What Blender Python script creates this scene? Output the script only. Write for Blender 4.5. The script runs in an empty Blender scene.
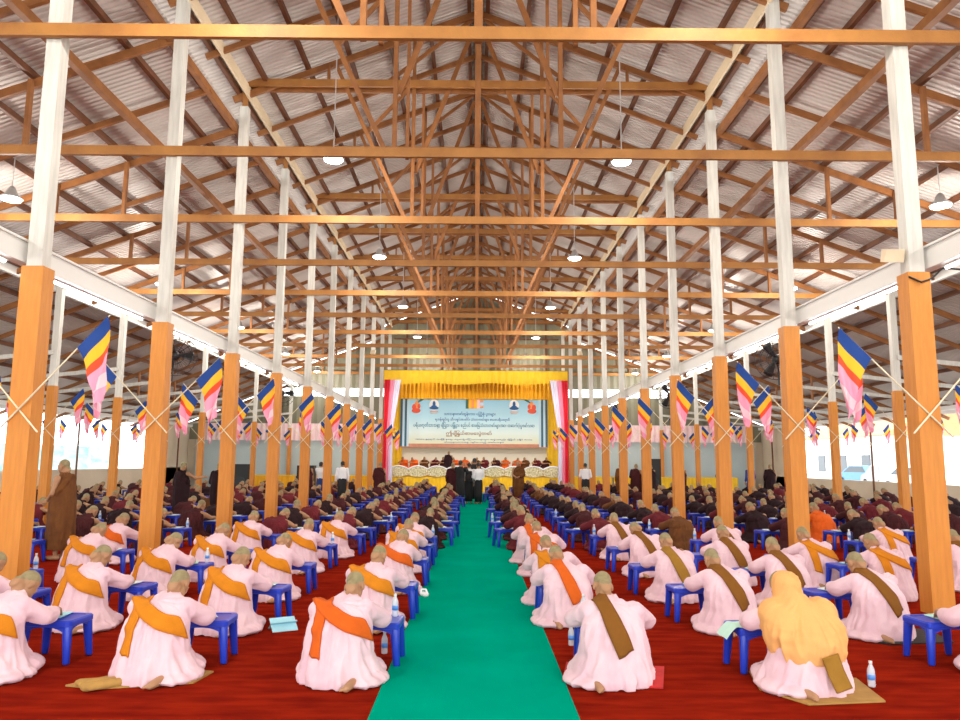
import bpy, bmesh, math, random
from mathutils import Vector, Matrix, noise
from mathutils.bvhtree import BVHTree
random.seed(11)
PI = math.pi
SC = bpy.context.scene
COL = SC.collection
V = Vector

# ------------------------------------------------------------------ camera, sky, exposure
cam = bpy.data.cameras.new('camera')
cam.sensor_width = 36.0
cam.lens = 742.15 / 960 * 36
cam.clip_end = 400
co = bpy.data.objects.new('camera', cam)
COL.objects.link(co)
_F = V((0.0048867, 0.9908379, 0.1349682)); _R = V((0.9999680, -0.0056975, 0.0056217)); _U = V((-0.0063392, -0.1349364, 0.9908340))
co.matrix_world = Matrix(((_R.x, _U.x, -_F.x, 0), (_R.y, _U.y, -_F.y, 0), (_R.z, _U.z, -_F.z, 1.75), (0, 0, 0, 1)))
SC.camera = co
SC.view_settings.view_transform = 'Standard'
SC.view_settings.look = 'None'
SC.view_settings.gamma = 1
SC.view_settings.use_curve_mapping = False
SC.view_settings.exposure = 0.0

world = bpy.data.worlds.new('sky')
SC.world = world
world.use_nodes = True
bg = world.node_tree.nodes['Background']
bg.inputs[0].default_value = (0.93, 0.97, 1.0, 1)
bg.inputs[1].default_value = 5.0
LAMP_W = 300.0

# ------------------------------------------------------------------ materials
def mat(name, col, rough=0.7, metal=0.0, noise=0.0, nscale=8.0, bump=0.0, bscale=40.0, stretch=(1, 1, 1), col2=None, emit=None, spec=0.5, sheen=0.0, trans=0.0):
    m = bpy.data.materials.new(name)
    m.use_nodes = True
    nt = m.node_tree
    b = nt.nodes['Principled BSDF']
    b.inputs['Base Color'].default_value = (*col, 1)
    b.inputs['Roughness'].default_value = rough
    b.inputs['Metallic'].default_value = metal
    b.inputs['Specular IOR Level'].default_value = spec
    if sheen:
        b.inputs['Sheen Weight'].default_value = sheen
    if trans:
        b.inputs['Transmission Weight'].default_value = trans
    if emit:
        b.inputs['Emission Color'].default_value = (*col, 1)
        b.inputs['Emission Strength'].default_value = emit
    if noise or col2 or bump:
        tc = nt.nodes.new('ShaderNodeTexCoord')
        mp = nt.nodes.new('ShaderNodeMapping')
        mp.inputs['Scale'].default_value = stretch
        nt.links.new(tc.outputs['Object'], mp.inputs['Vector'])
        if noise or col2:
            n = nt.nodes.new('ShaderNodeTexNoise')
            n.inputs['Scale'].default_value = nscale
            n.inputs['Detail'].default_value = 4
            nt.links.new(mp.outputs[0], n.inputs['Vector'])
            r = nt.nodes.new('ShaderNodeValToRGB')
            c2 = col2 if col2 else tuple(max(0, c * (1 - noise)) for c in col)
            r.color_ramp.elements[0].position = 0.32
            r.color_ramp.elements[1].position = 0.68
            r.color_ramp.elements[0].color = (*c2, 1)
            r.color_ramp.elements[1].color = (*col, 1)
            nt.links.new(n.outputs['Fac'], r.inputs[0])
            nt.links.new(r.outputs[0], b.inputs['Base Color'])
        if bump:
            n2 = nt.nodes.new('ShaderNodeTexNoise')
            n2.inputs['Scale'].default_value = bscale
            n2.inputs['Detail'].default_value = 3
            nt.links.new(mp.outputs[0], n2.inputs['Vector'])
            bp = nt.nodes.new('ShaderNodeBump')
            bp.inputs['Strength'].default_value = bump
            bp.inputs['Distance'].default_value = 0.02
            nt.links.new(n2.outputs['Fac'], bp.inputs['Height'])
            nt.links.new(bp.outputs[0], b.inputs['Normal'])
    return m

M = {}
M['roof'] = mat('roof_sheet_metal', (0.66, 0.61, 0.58), 0.42, 0.0, col2=(0.57, 0.52, 0.49), nscale=0.6, stretch=(1, 3, 1), spec=0.5)
M['wood'] = mat('brown_timber', (0.32, 0.125, 0.032), 0.6, col2=(0.22, 0.08, 0.02), nscale=2.5, stretch=(1.5, 1.5, 1.5), bump=0.2, bscale=30)
M['wood_light'] = mat('light_timber', (0.42, 0.185, 0.040), 0.6, col2=(0.31, 0.125, 0.028), nscale=2.5, bump=0.2, bscale=30)
M['wood_dark'] = mat('dark_timber', (0.17, 0.058, 0.02), 0.6, col2=(0.11, 0.038, 0.014), nscale=2.5, bump=0.2, bscale=30)
M['cream'] = mat('cream_board', (0.85, 0.70, 0.48), 0.6, noise=0.12, nscale=2)
M['white_paint'] = mat('white_painted_timber', (0.70, 0.69, 0.63), 0.55, col2=(0.58, 0.57, 0.52), nscale=3, stretch=(6, 6, 0.6), bump=0.15)
M['orange_paint'] = mat('orange_painted_timber', (0.67, 0.255, 0.028), 0.5, col2=(0.58, 0.205, 0.020), nscale=4, stretch=(6, 6, 0.6), bump=0.12)
M['white_metal'] = mat('white_steel', (0.78, 0.78, 0.75), 0.4)
M['red_carpet'] = mat('red_carpet_pile', (0.30, 0.019, 0.006), 0.95, col2=(0.17, 0.009, 0.005), nscale=2.2, stretch=(1.0, 4.0, 1), bump=0.35, bscale=90, spec=0.0)
M['green_carpet'] = mat('green_carpet_pile', (0.0, 0.35, 0.225), 0.95, col2=(0.0, 0.30, 0.19), nscale=1.2, bump=0.25, bscale=120, spec=0.0)
M['concrete'] = mat('concrete', (0.55, 0.5, 0.45), 0.9, noise=0.15, nscale=1.5)
M['ground'] = mat('pale_concrete_yard', (0.62, 0.60, 0.56), 0.9, noise=0.2, nscale=0.4)
M['pink'] = mat('pale_pink_cotton', (0.81, 0.58, 0.62), 0.9, col2=(0.71, 0.47, 0.525), nscale=5, bump=0.35, bscale=14, stretch=(1, 1, 0.45), spec=0.2, sheen=0.2)
M['orange_cloth'] = mat('ochre_orange_cloth', (0.64, 0.215, 0.010), 0.85, noise=0.12, nscale=12, bump=0.2, bscale=60, spec=0.2)
M['red_orange_cloth'] = mat('red_orange_cloth', (0.66, 0.115, 0.010), 0.85, noise=0.12, nscale=12, bump=0.2, bscale=60, spec=0.2)
M['brown_cloth'] = mat('brown_cloth', (0.22, 0.085, 0.012), 0.85, noise=0.12, nscale=12, bump=0.2, bscale=60, spec=0.2)
M['olive_cloth'] = mat('olive_brown_cloth', (0.32, 0.16, 0.022), 0.85, noise=0.12, nscale=12, bump=0.2, bscale=60, spec=0.2)
M['peach_cloth'] = mat('peach_cloth', (0.82, 0.43, 0.15), 0.9, noise=0.08, nscale=6, bump=0.3, bscale=14, spec=0.2)
M['maroon'] = mat('maroon_robe_cloth', (0.065, 0.010, 0.012), 0.85, col2=(0.04, 0.007, 0.009), nscale=5, bump=0.3, bscale=14, spec=0.25)
M['maroon_dark'] = mat('dark_maroon_robe_cloth', (0.024, 0.007, 0.010), 0.85, col2=(0.016, 0.005, 0.007), nscale=5, bump=0.3, bscale=14, spec=0.25)
M['maroon_red'] = mat('wine_red_robe_cloth', (0.15, 0.014, 0.020), 0.85, col2=(0.10, 0.010, 0.015), nscale=5, bump=0.3, bscale=14, spec=0.25)
M['brown_robe'] = mat('brown_robe_cloth', (0.16, 0.06, 0.014), 0.85, col2=(0.10, 0.035, 0.010), nscale=5, bump=0.3, bscale=14, spec=0.25)
M['orange_robe'] = mat('bright_orange_robe_cloth', (0.80, 0.13, 0.012), 0.85, noise=0.2, nscale=5, bump=0.3, bscale=14, spec=0.25)
M['skin'] = mat('skin', (0.42, 0.225, 0.115), 0.6, noise=0.08, nscale=8, spec=0.35)
M['scalp'] = mat('shaved_scalp', (0.30, 0.245, 0.125), 0.65, col2=(0.24, 0.195, 0.10), nscale=30, bump=0.1, bscale=200, spec=0.3)
M['eye'] = mat('dark_eye', (0.02, 0.015, 0.012), 0.3)
M['lip'] = mat('lip', (0.45, 0.18, 0.14), 0.6)
M['hair'] = mat('black_hair', (0.012, 0.010, 0.010), 0.5, bump=0.4, bscale=60)
M['white_shirt'] = mat('white_shirt_cotton', (0.85, 0.85, 0.86), 0.85, noise=0.06, nscale=8, bump=0.2, bscale=20)
M['black_cloth'] = mat('black_cloth', (0.012, 0.012, 0.014), 0.85, bump=0.2, bscale=20)
M['navy_cloth'] = mat('navy_cloth', (0.02, 0.05, 0.22), 0.85, bump=0.2, bscale=20)
M['blue_plastic'] = mat('blue_plastic', (0.012, 0.045, 0.50), 0.32, spec=0.5)
M['paper'] = mat('pale_paper', (0.75, 0.86, 0.88), 0.8, noise=0.05, nscale=20)
M['mint_paper'] = mat('mint_paper', (0.55, 0.85, 0.72), 0.8, noise=0.05, nscale=20)
M['cyan_paper'] = mat('pale_blue_paper', (0.40, 0.75, 0.85), 0.8, noise=0.05, nscale=20)
M['clear'] = mat('clear_plastic', (0.85, 0.92, 0.97), 0.12, spec=0.6)
M['clear'].node_tree.nodes['Principled BSDF'].inputs['Alpha'].default_value = 0.55
M['water_label'] = mat('bottle_label_blue', (0.10, 0.30, 0.75), 0.4)
M['flag_blue'] = mat('flag_blue', (0.006, 0.05, 0.25), 0.8)
M['flag_yellow'] = mat('flag_yellow', (0.92, 0.50, 0.02), 0.8)
M['flag_red'] = mat('flag_red', (0.85, 0.075, 0.02), 0.8)
M['flag_pink'] = mat('flag_pink', (0.90, 0.36, 0.50), 0.8)
M['flag_pale'] = mat('flag_pale_pink', (0.92, 0.62, 0.66), 0.8)
M['bamboo'] = mat('pale_bamboo', (0.82, 0.74, 0.52), 0.6, noise=0.15, nscale=8)
M['fan_black'] = mat('black_fan_metal', (0.012, 0.013, 0.016), 0.35)
M['lamp_metal'] = mat('grey_lamp_metal', (0.6, 0.62, 0.62), 0.4, 0.5)
M['lamp_glow'] = mat('lamp_glow', (0.86, 0.95, 1.0), 0.5, emit=14.0)
M['yellow_cloth'] = mat('yellow_satin', (0.90, 0.56, 0.01), 0.6, noise=0.12, nscale=3, spec=0.4)
M['gold_curtain'] = mat('golden_curtain', (0.86, 0.42, 0.012), 0.65, noise=0.12, nscale=3, spec=0.3)
M['crimson'] = mat('crimson_curtain', (0.75, 0.012, 0.035), 0.7)
M['rose'] = mat('rose_curtain', (0.90, 0.32, 0.46), 0.7)
M['lilac'] = mat('pale_lilac_curtain', (0.78, 0.76, 0.90), 0.7)
M['gauze'] = mat('white_gauze', (0.85, 0.80, 0.55), 0.8, col2=(0.30, 0.26, 0.10), nscale=14)
M['cream_wall'] = mat('cream_wall', (0.85, 0.80, 0.66), 0.8)
M['beige_wall'] = mat('beige_wall', (0.70, 0.60, 0.46), 0.85, noise=0.08, nscale=1)
M['grey_cloth'] = mat('blue_grey_cloth', (0.50, 0.60, 0.62), 0.85, noise=0.08, nscale=1)
M['fringe'] = mat('pink_white_fringe', (0.90, 0.78, 0.78), 0.85, col2=(0.88, 0.55, 0.60), nscale=3, stretch=(6, 1, 1))
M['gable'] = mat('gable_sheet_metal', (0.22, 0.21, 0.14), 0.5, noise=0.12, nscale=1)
M['dark_box'] = mat('black_speaker_box', (0.015, 0.017, 0.017), 0.6)
M['banner'] = None
M['banner_rim'] = mat('banner_lower_band', (0.62, 0.28, 0.18), 0.7, noise=0.2, nscale=4)
M['banner_pillar'] = mat('printed_pillar', (0.50, 0.68, 0.78), 0.7)
M['banner_dark'] = mat('printed_dark_blue', (0.03, 0.13, 0.20), 0.7)
M['ink_blue'] = mat('ink_blue', (0.02, 0.12, 0.35), 0.7)
M['ink_teal'] = mat('ink_teal', (0.01, 0.18, 0.32), 0.7)
M['ink_brown'] = mat('ink_brown', (0.30, 0.13, 0.03), 0.7)
M['ink_red'] = mat('ink_red', (0.80, 0.10, 0.05), 0.7)
M['ink_orange'] = mat('ink_orange', (0.88, 0.34, 0.12), 0.7)
M['ink_green'] = mat('ink_green', (0.06, 0.16, 0.12), 0.7)
M['ink_white'] = mat('ink_white', (0.88, 0.92, 0.94), 0.7)
M['cyan_net'] = mat('turquoise_netting', (0.16, 0.40, 0.43), 0.85, col2=(0.50, 0.60, 0.60), nscale=0.9, stretch=(1, 1, 3))
M['tile_roof'] = mat('terracotta_roof', (0.75, 0.30, 0.14), 0.8, noise=0.2, nscale=3)
M['house'] = mat('pale_house_wall', (0.85, 0.84, 0.80), 0.8)
M['leaf'] = mat('leaf_green', (0.14, 0.30, 0.05), 0.7, col2=(0.07, 0.18, 0.03), nscale=3)
M['bark'] = mat('bark', (0.20, 0.13, 0.08), 0.9)
M['car_white'] = mat('car_white', (0.8, 0.82, 0.84), 0.25)
M['car_blue'] = mat('car_blue', (0.08, 0.22, 0.5), 0.25)
M['car_grey'] = mat('car_grey', (0.25, 0.28, 0.32), 0.25)
M['car_glass'] = mat('car_glass', (0.03, 0.04, 0.05), 0.1)
M['rubber'] = mat('rubber', (0.015, 0.015, 0.015), 0.8)
M['tan_cloth'] = mat('tan_mat_cloth', (0.45, 0.25, 0.06), 0.9, noise=0.2, nscale=10)
M['red_mat'] = mat('bright_red_mat', (0.62, 0.02, 0.02), 0.9, noise=0.2, nscale=10)
M['black_bag'] = mat('black_bag', (0.02, 0.014, 0.014), 0.8, bump=0.3, bscale=20)
M['gold'] = mat('gold_ornament', (0.80, 0.50, 0.08), 0.4, 0.4)

# banner sky: a printed gradient from blue down to pale yellow
def banner_mat():
    m = bpy.data.materials.new('printed_banner')
    m.use_nodes = True
    nt = m.node_tree
    b = nt.nodes['Principled BSDF']
    b.inputs['Roughness'].default_value = 0.7
    tc = nt.nodes.new('ShaderNodeTexCoord')
    sx = nt.nodes.new('ShaderNodeSeparateXYZ')
    r = nt.nodes.new('ShaderNodeValToRGB')
    nt.links.new(tc.outputs['Generated'], sx.inputs[0])
    nt.links.new(sx.outputs['Z'], r.inputs[0])
    e = r.color_ramp.elements
    e[0].position = 0.0; e[0].color = (0.78, 0.78, 0.50, 1)
    e[1].position = 1.0; e[1].color = (0.30, 0.62, 0.86, 1)
    k = e.new(0.28); k.color = (0.70, 0.86, 0.84, 1)
    k = e.new(0.6); k.color = (0.46, 0.76, 0.90, 1)
    nt.links.new(r.outputs[0], b.inputs['Base Color'])
    return m
M['banner'] = banner_mat()

# ------------------------------------------------------------------ mesh helpers
class MB:
    def __init__(s):
        s.v = []; s.f = []; s.mi = []
    def add(s, verts, faces, mi=0):
        o = len(s.v)
        s.v.extend(V(p) for p in verts)
        for f in faces:
            s.f.append([i + o for i in f]); s.mi.append(mi)
        return s
    def box(s, c, size, mi=0, rot=None, taper=1.0):
        c = V(c); hx, hy, hz = size[0] / 2, size[1] / 2, size[2] / 2
        vs = []
        for z in (-1, 1):
            t = taper if z > 0 else 1
            for x, y in ((-1, -1), (1, -1), (1, 1), (-1, 1)):
                p = V((x * hx * t, y * hy * t, z * hz))
                vs.append(c + (rot @ p if rot else p))
        return s.add(vs, [(3, 2, 1, 0), (4, 5, 6, 7), (0, 1, 5, 4), (1, 2, 6, 5), (2, 3, 7, 6), (3, 0, 4, 7)], mi)
    def beam(s, p0, p1, w, h, mi=0, up=(0, 0, 1)):
        p0, p1 = V(p0), V(p1)
        d = (p1 - p0).normalized(); up = V(up)
        if abs(d.dot(up)) > 0.98: up = V((0, 1, 0))
        x = d.cross(up).normalized(); u = x.cross(d)
        vs = [p + x * (a * w / 2) + u * (b * h / 2) for p in (p0, p1) for a, b in ((-1, -1), (1, -1), (1, 1), (-1, 1))]
        return s.add(vs, [(0, 1, 2, 3), (7, 6, 5, 4), (4, 5, 1, 0), (5, 6, 2, 1), (6, 7, 3, 2), (7, 4, 0, 3)], mi)
    def tube(s, pts, radii, n=10, mi=0, round_ends=True):
        pts = [V(p) for p in pts]
        if not isinstance(radii, (list, tuple)): radii = [radii] * len(pts)
        P, R = list(pts), list(radii)
        if round_ends:
            d0 = (pts[0] - pts[1]).normalized(); d1 = (pts[-1] - pts[-2]).normalized()
            P = [pts[0] + d0 * R[0] * .92, pts[0] + d0 * R[0] * .6] + pts + [pts[-1] + d1 * R[-1] * .6, pts[-1] + d1 * R[-1] * .92]
            R = [R[0] * .38, R[0] * .8] + list(radii) + [R[-1] * .8, R[-1] * .38]
        t0 = (P[1] - P[0]).normalized()
        ref = V((0, 0, 1)) if abs(t0.z) < .9 else V((0, 1, 0))
        u = t0.cross(ref).normalized()
        o = len(s.v)
        for i, p in enumerate(P):
            t = (P[min(i + 1, len(P) - 1)] - P[max(i - 1, 0)]).normalized()
            u = (u - t * u.dot(t)).normalized(); w = t.cross(u)
            for k in range(n):
                a = 2 * PI * k / n
                s.v.append(p + (u * math.cos(a) + w * math.sin(a)) * R[i])
        for i in range(len(P) - 1):
            for k in range(n):
                a, b = o + i * n + k, o + i * n + (k + 1) % n
                s.f.append([a, b, b + n, a + n]); s.mi.append(mi)
        s.f.append([o + k for k in range(n)][::-1]); s.mi.append(mi)
        s.f.append([o + (len(P) - 1) * n + k for k in range(n)]); s.mi.append(mi)
        return s
    def ell(s, c, r, mi=0, rot=None, nu=16, nv=10):
        c = V(c); o = len(s.v)
        def pt(a, b):
            p = V((r[0] * math.cos(a) * math.sin(b), r[1] * math.sin(a) * math.sin(b), r[2] * math.cos(b)))
            return c + (rot @ p if rot else p)
        s.v.append(pt(0, 0))
        for j in range(1, nv):
            for i in range(nu): s.v.append(pt(2 * PI * i / nu, PI * j / nv))
        s.v.append(pt(0, PI)); last = len(s.v) - 1
        for i in range(nu):
            k = (i + 1) % nu
            s.f.append([o, o + 1 + i, o + 1 + k]); s.mi.append(mi)
            s.f.append([last, last - nu + k, last - nu + i]); s.mi.append(mi)
            for j in range(nv - 2):
                a = o + 1 + j * nu
                s.f.append([a + i, a + nu + i, a + nu + k, a + k]); s.mi.append(mi)
        return s
    def loft(s, rings, n=48, mi=0):
        """rings: (cx, cy, z, rx, ry, fold, folds, phase) stacked upward, capped"""
        o = len(s.v)
        for (cx, cy, z, rx, ry, fa, fn, ph) in rings:
            for k in range(n):
                a = 2 * PI * k / n
                q = 1 + fa * (math.sin(fn * a + ph) + .5 * math.sin((fn * 1.7) // 1 * a + ph * 2.3))
                s.v.append(V((cx + rx * q * math.cos(a), cy + ry * q * math.sin(a), z)))
        m = len(rings)
        for i in range(m - 1):
            for k in range(n):
                a, b = o + i * n + k, o + i * n + (k + 1) % n
                s.f.append([a, b, b + n, a + n]); s.mi.append(mi)
        s.f.append([o + k for k in range(n)][::-1]); s.mi.append(mi)
        s.f.append([o + (m - 1) * n + k for k in range(n)]); s.mi.append(mi)
        return s
    def grid(s, fn, nu, nv, mi=None, thick=None):
        o = len(s.v)
        for j in range(nv + 1):
            for i in range(nu + 1): s.v.append(V(fn(i / nu, j / nv)))
        for j in range(nv):
            for i in range(nu):
                a = o + j * (nu + 1) + i
                s.f.append([a, a + 1, a + nu + 2, a + nu + 1]); s.mi.append(mi(i / nu, j / nv) if callable(mi) else (mi or 0))
        return s
    def slab(s, top, bot, mi=0):
        """two matching point grids (rows of points) closed into one slab"""
        nr, nc = len(top), len(top[0])
        o = len(s.v)
        for r in top: s.v.extend(V(p) for p in r)
        q = len(s.v)
        for r in bot: s.v.extend(V(p) for p in r)
        def f(*ix): s.f.append(list(ix)); s.mi.append(mi)
        for j in range(nr - 1):
            for i in range(nc - 1):
                a = j * nc + i
                f(o + a, o + a + 1, o + a + nc + 1, o + a + nc)
                f(q + a + nc, q + a + nc + 1, q + a + 1, q + a)
        for j in range(nr - 1):
            a = j * nc; f(o + a + nc, q + a + nc, q + a, o + a)
            a = j * nc + nc - 1; f(o + a, q + a, q + a + nc, o + a + nc)
        for i in range(nc - 1):
            f(o + i, q + i, q + i + 1, o + i + 1)
            a = (nr - 1) * nc + i; f(o + a + 1, q + a + 1, q + a, o + a)
        return s
    def mirror(s):
        s.v = [V((-p.x, p.y, p.z)) for p in s.v]
        s.f = [f[::-1] for f in s.f]
        return s
    def mesh(s, name, mats, smooth=False):
        me = bpy.data.meshes.new(name)
        me.from_pydata([tuple(p) for p in s.v], [], s.f)
        for m in (mats if isinstance(mats, (list, tuple)) else [mats]): me.materials.append(m)
        me.polygons.foreach_set('material_index', s.mi)
        if smooth: me.polygons.foreach_set('use_smooth', [True] * len(s.f))
        me.update()
        return me
    def build(s, name, mats, parent=None, smooth=False, loc=None):
        return put(name, s.mesh(name, mats, smooth), parent, loc)

def put(name, me, parent=None, loc=None):
    o = bpy.data.objects.new(name, me)
    COL.objects.link(o)
    if parent is not None: o.parent = parent
    if loc is not None: o.location = loc
    return o
def tag(o, label=None, cat=None, group=None, kind=None):
    if label: o['label'] = label
    if cat: o['category'] = cat
    if group: o['group'] = group
    if kind: o['kind'] = kind
    return o
def thing(name, label, cat, loc=(0, 0, 0), rz=0.0, group=None):
    o = bpy.data.objects.new(name, None)
    o.empty_display_size = .1
    COL.objects.link(o)
    o.location = loc; o.rotation_euler = (0, 0, rz)
    return tag(o, label, cat, group)
def struct(o):
    o['kind'] = 'structure'
    return o
def dup(root, loc, rz, label=None, group=None, scale=None):
    r = root.copy(); COL.objects.link(r)
    r.location = loc; r.rotation_euler = (0, 0, rz)
    if scale: r.scale = scale
    if label: r['label'] = label
    if group: r['group'] = group
    for ch in list(root.children):
        c = ch.copy(); COL.objects.link(c); c.parent = r
        for g in list(ch.children):
            d = g.copy(); COL.objects.link(d); d.parent = c
    return r
def remesh(mb, name, voxel, mats, smooth_it=3):
    me = mb.mesh(name + '_raw', mats)
    o = bpy.data.objects.new(name + '_raw', me); COL.objects.link(o)
    r = o.modifiers.new('r', 'REMESH'); r.mode = 'VOXEL'; r.voxel_size = voxel; r.adaptivity = 0
    if smooth_it:
        sm = o.modifiers.new('s', 'SMOOTH'); sm.factor = .5; sm.iterations = smooth_it
    dg = bpy.context.evaluated_depsgraph_get()
    out = bpy.data.meshes.new_from_object(o.evaluated_get(dg), depsgraph=dg)
    out.name = name
    out.materials.clear()
    for m in (mats if isinstance(mats, (list, tuple)) else [mats]): out.materials.append(m)
    out.polygons.foreach_set('use_smooth', [True] * len(out.polygons))
    out.polygons.foreach_set('material_index', [0] * len(out.polygons))
    bpy.data.objects.remove(o); bpy.data.meshes.remove(me)
    return out
ORD = ['zeroth', 'first', 'second', 'third', 'fourth', 'fifth', 'sixth', 'seventh', 'eighth', 'ninth', 'tenth', 'eleventh', 'twelfth',
       'thirteenth', 'fourteenth', 'fifteenth', 'sixteenth', 'seventeenth', 'eighteenth', 'nineteenth', 'twentieth', 'twenty-first', 'twenty-second', 'twenty-third', 'twenty-fourth']

# ------------------------------------------------------------------ hall dimensions
Y0, DY, XP, XO, XT = 9.0, 3.714, 5.44, 11.5, 17.6
YB, YF = 46.6, -12.0
def zn(x): return 12.55 - .39 * abs(x)
def za(x): return 9.70 - .36 * (abs(x) - 5.3)
def zl(x): return 6.75 - .40 * (abs(x) - 11.3)

# ------------------------------------------------------------------ floor, walls, roof
struct(MB().box((0, 17.2, -.06), (36.4, 59, .12)).build('floor', M['concrete']))
struct(MB().box((0, 20, -.3), (260, 220, .2)).build('ground', M['ground']))
tag(MB().box((.0, 20.6, .012), (1.44, 41, .012)).build('carpet_runner', M['green_carpet']), 'emerald green carpet runner down the middle aisle to the stage', 'carpet')
for s, w in ((-1, 'left'), (1, 'right')):
    tag(MB().box((s * 6.19, 20.6, .004), (10.94, 41.5, .008)).build('carpet', M['red_carpet']), 'deep red carpet covering the floor %s of the green aisle' % w, 'carpet')

def sheet(name, x0, x1, zf, y0=YF, y1=YB):
    mb = MB(); pitch = .13
    n = int((y1 - y0) / pitch)
    prof = []
    for i in range(n):
        y = y0 + i * pitch
        prof += [(y, 0), (y + .065, 0), (y + .08, .034), (y + .115, .034)]
    prof.append((y0 + n * pitch, 0))
    a = [(x0, y, zf(x0) + h) for y, h in prof]; b = [(x1, y, zf(x1) + h) for y, h in prof]
    m = len(prof)
    mb.add(a + b, [(i, i + 1, m + i + 1, m + i) if x1 > x0 else (m + i, m + i + 1, i + 1, i) for i in range(m - 1)])
    return struct(mb.build(name, M['roof']))
for s in (-1, 1):
    sheet('ceiling', 0, s * 6.9, zn)
    sheet('ceiling', s * 5.60, s * 11.95, za)
    sheet('ceiling', s * 11.2, s * 18.9, zl)

PUR, RAF = .12, .15
def rafter_line(x0, x1, zf, y, drop): return (x0, y, zf(x0) - drop), (x1, y, zf(x1) - drop)
# purlins (below the sheets)
def purlins(xs, zf, roofname, mtl):
    for s, side in ((-1, 'left'), (1, 'right')):
        for i, x in enumerate(xs):
            z = zf(x) - PUR / 2 - .024
            o = MB().beam((s * x, YF + .1, z), (s * x, YB - .1, z), .09, PUR).build('purlin', mtl)
            tag(o, 'long brown roof purlin, %s from the ridge on the %s %s' % (ORD[i + 1], side, roofname), 'roof beam', 'roof purlins')
purlins([.22, 1.15, 2.1, 3.05, 4.0, 4.95, 5.6], zn, 'nave slope', M['wood_dark'])
purlins([5.74, 6.4, 8.05, 8.95, 9.85, 10.75, 11.7], za, 'aisle slope', M['wood_dark'])
purlins([11.5, 12.5, 13.6, 14.7, 15.8, 16.9, 18.1], zl, 'outer slope', M['wood_dark'])
for s, side in ((-1, 'left'), (1, 'right')):
    tag(MB().beam((s * 7.13, YF + .1, za(7.13) - PUR - RAF - .09), (s * 7.13, YB - .1, za(7.13) - PUR - RAF - .09), .13, .17).build('longitudinal_beam', M['wood']),
        'thick brown beam along the hall under the %s aisle rafters' % side, 'roof beam')
    tag(MB().box((s * 5.36, (YF + YB) / 2, 10.27), (.06, YB - YF - .2, .26)).build('fascia_board', M['cream']), 'cream board along the foot of the %s nave slope' % side, 'board')
    tag(MB().box((s * 5.62, (YF + YB) / 2, 9.38), (.11, YB - YF - .2, .16)).build('wall_plate_beam', M['wood']), 'brown timber plate carrying the top of the %s aisle roof' % side, 'roof beam')
    e = MB().box((s * 5.66, (YF + YB) / 2 - 2, 4.30), (.10, YB - YF - 6, .26)).box((s * 5.66, (YF + YB) / 2 - 2, 4.165), (.15, YB - YF - 6, .03)).box((s * 5.66, (YF + YB) / 2 - 2, 4.435), (.15, YB - YF - 6, .03))
    tag(e.build('long_girder', M['white_metal']), 'long white girder running along the %s inner row of posts' % side, 'girder')
    tag(MB().box((s * 11.62, (YF + YB) / 2, 6.42), (.10, YB - YF - .2, .22)).build('eave_girder', M['white_metal']), 'white girder along the top of the %s outer posts' % side, 'girder')
    tag(MB().box((s * 17.7, (YF + YB) / 2, zl(17.7) - .36), (.09, YB - YF - .2, .16)).build('eave_girder', M['white_metal']), 'white girder along the %s side wall poles' % side, 'girder')
tag(MB().beam((0, YF + .1, 12.55 - .34), (0, YB - .1, 12.55 - .34), .12, .18).build('ridge_beam', M['wood_dark']), 'dark brown ridge beam along the peak of the roof', 'roof beam')

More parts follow.
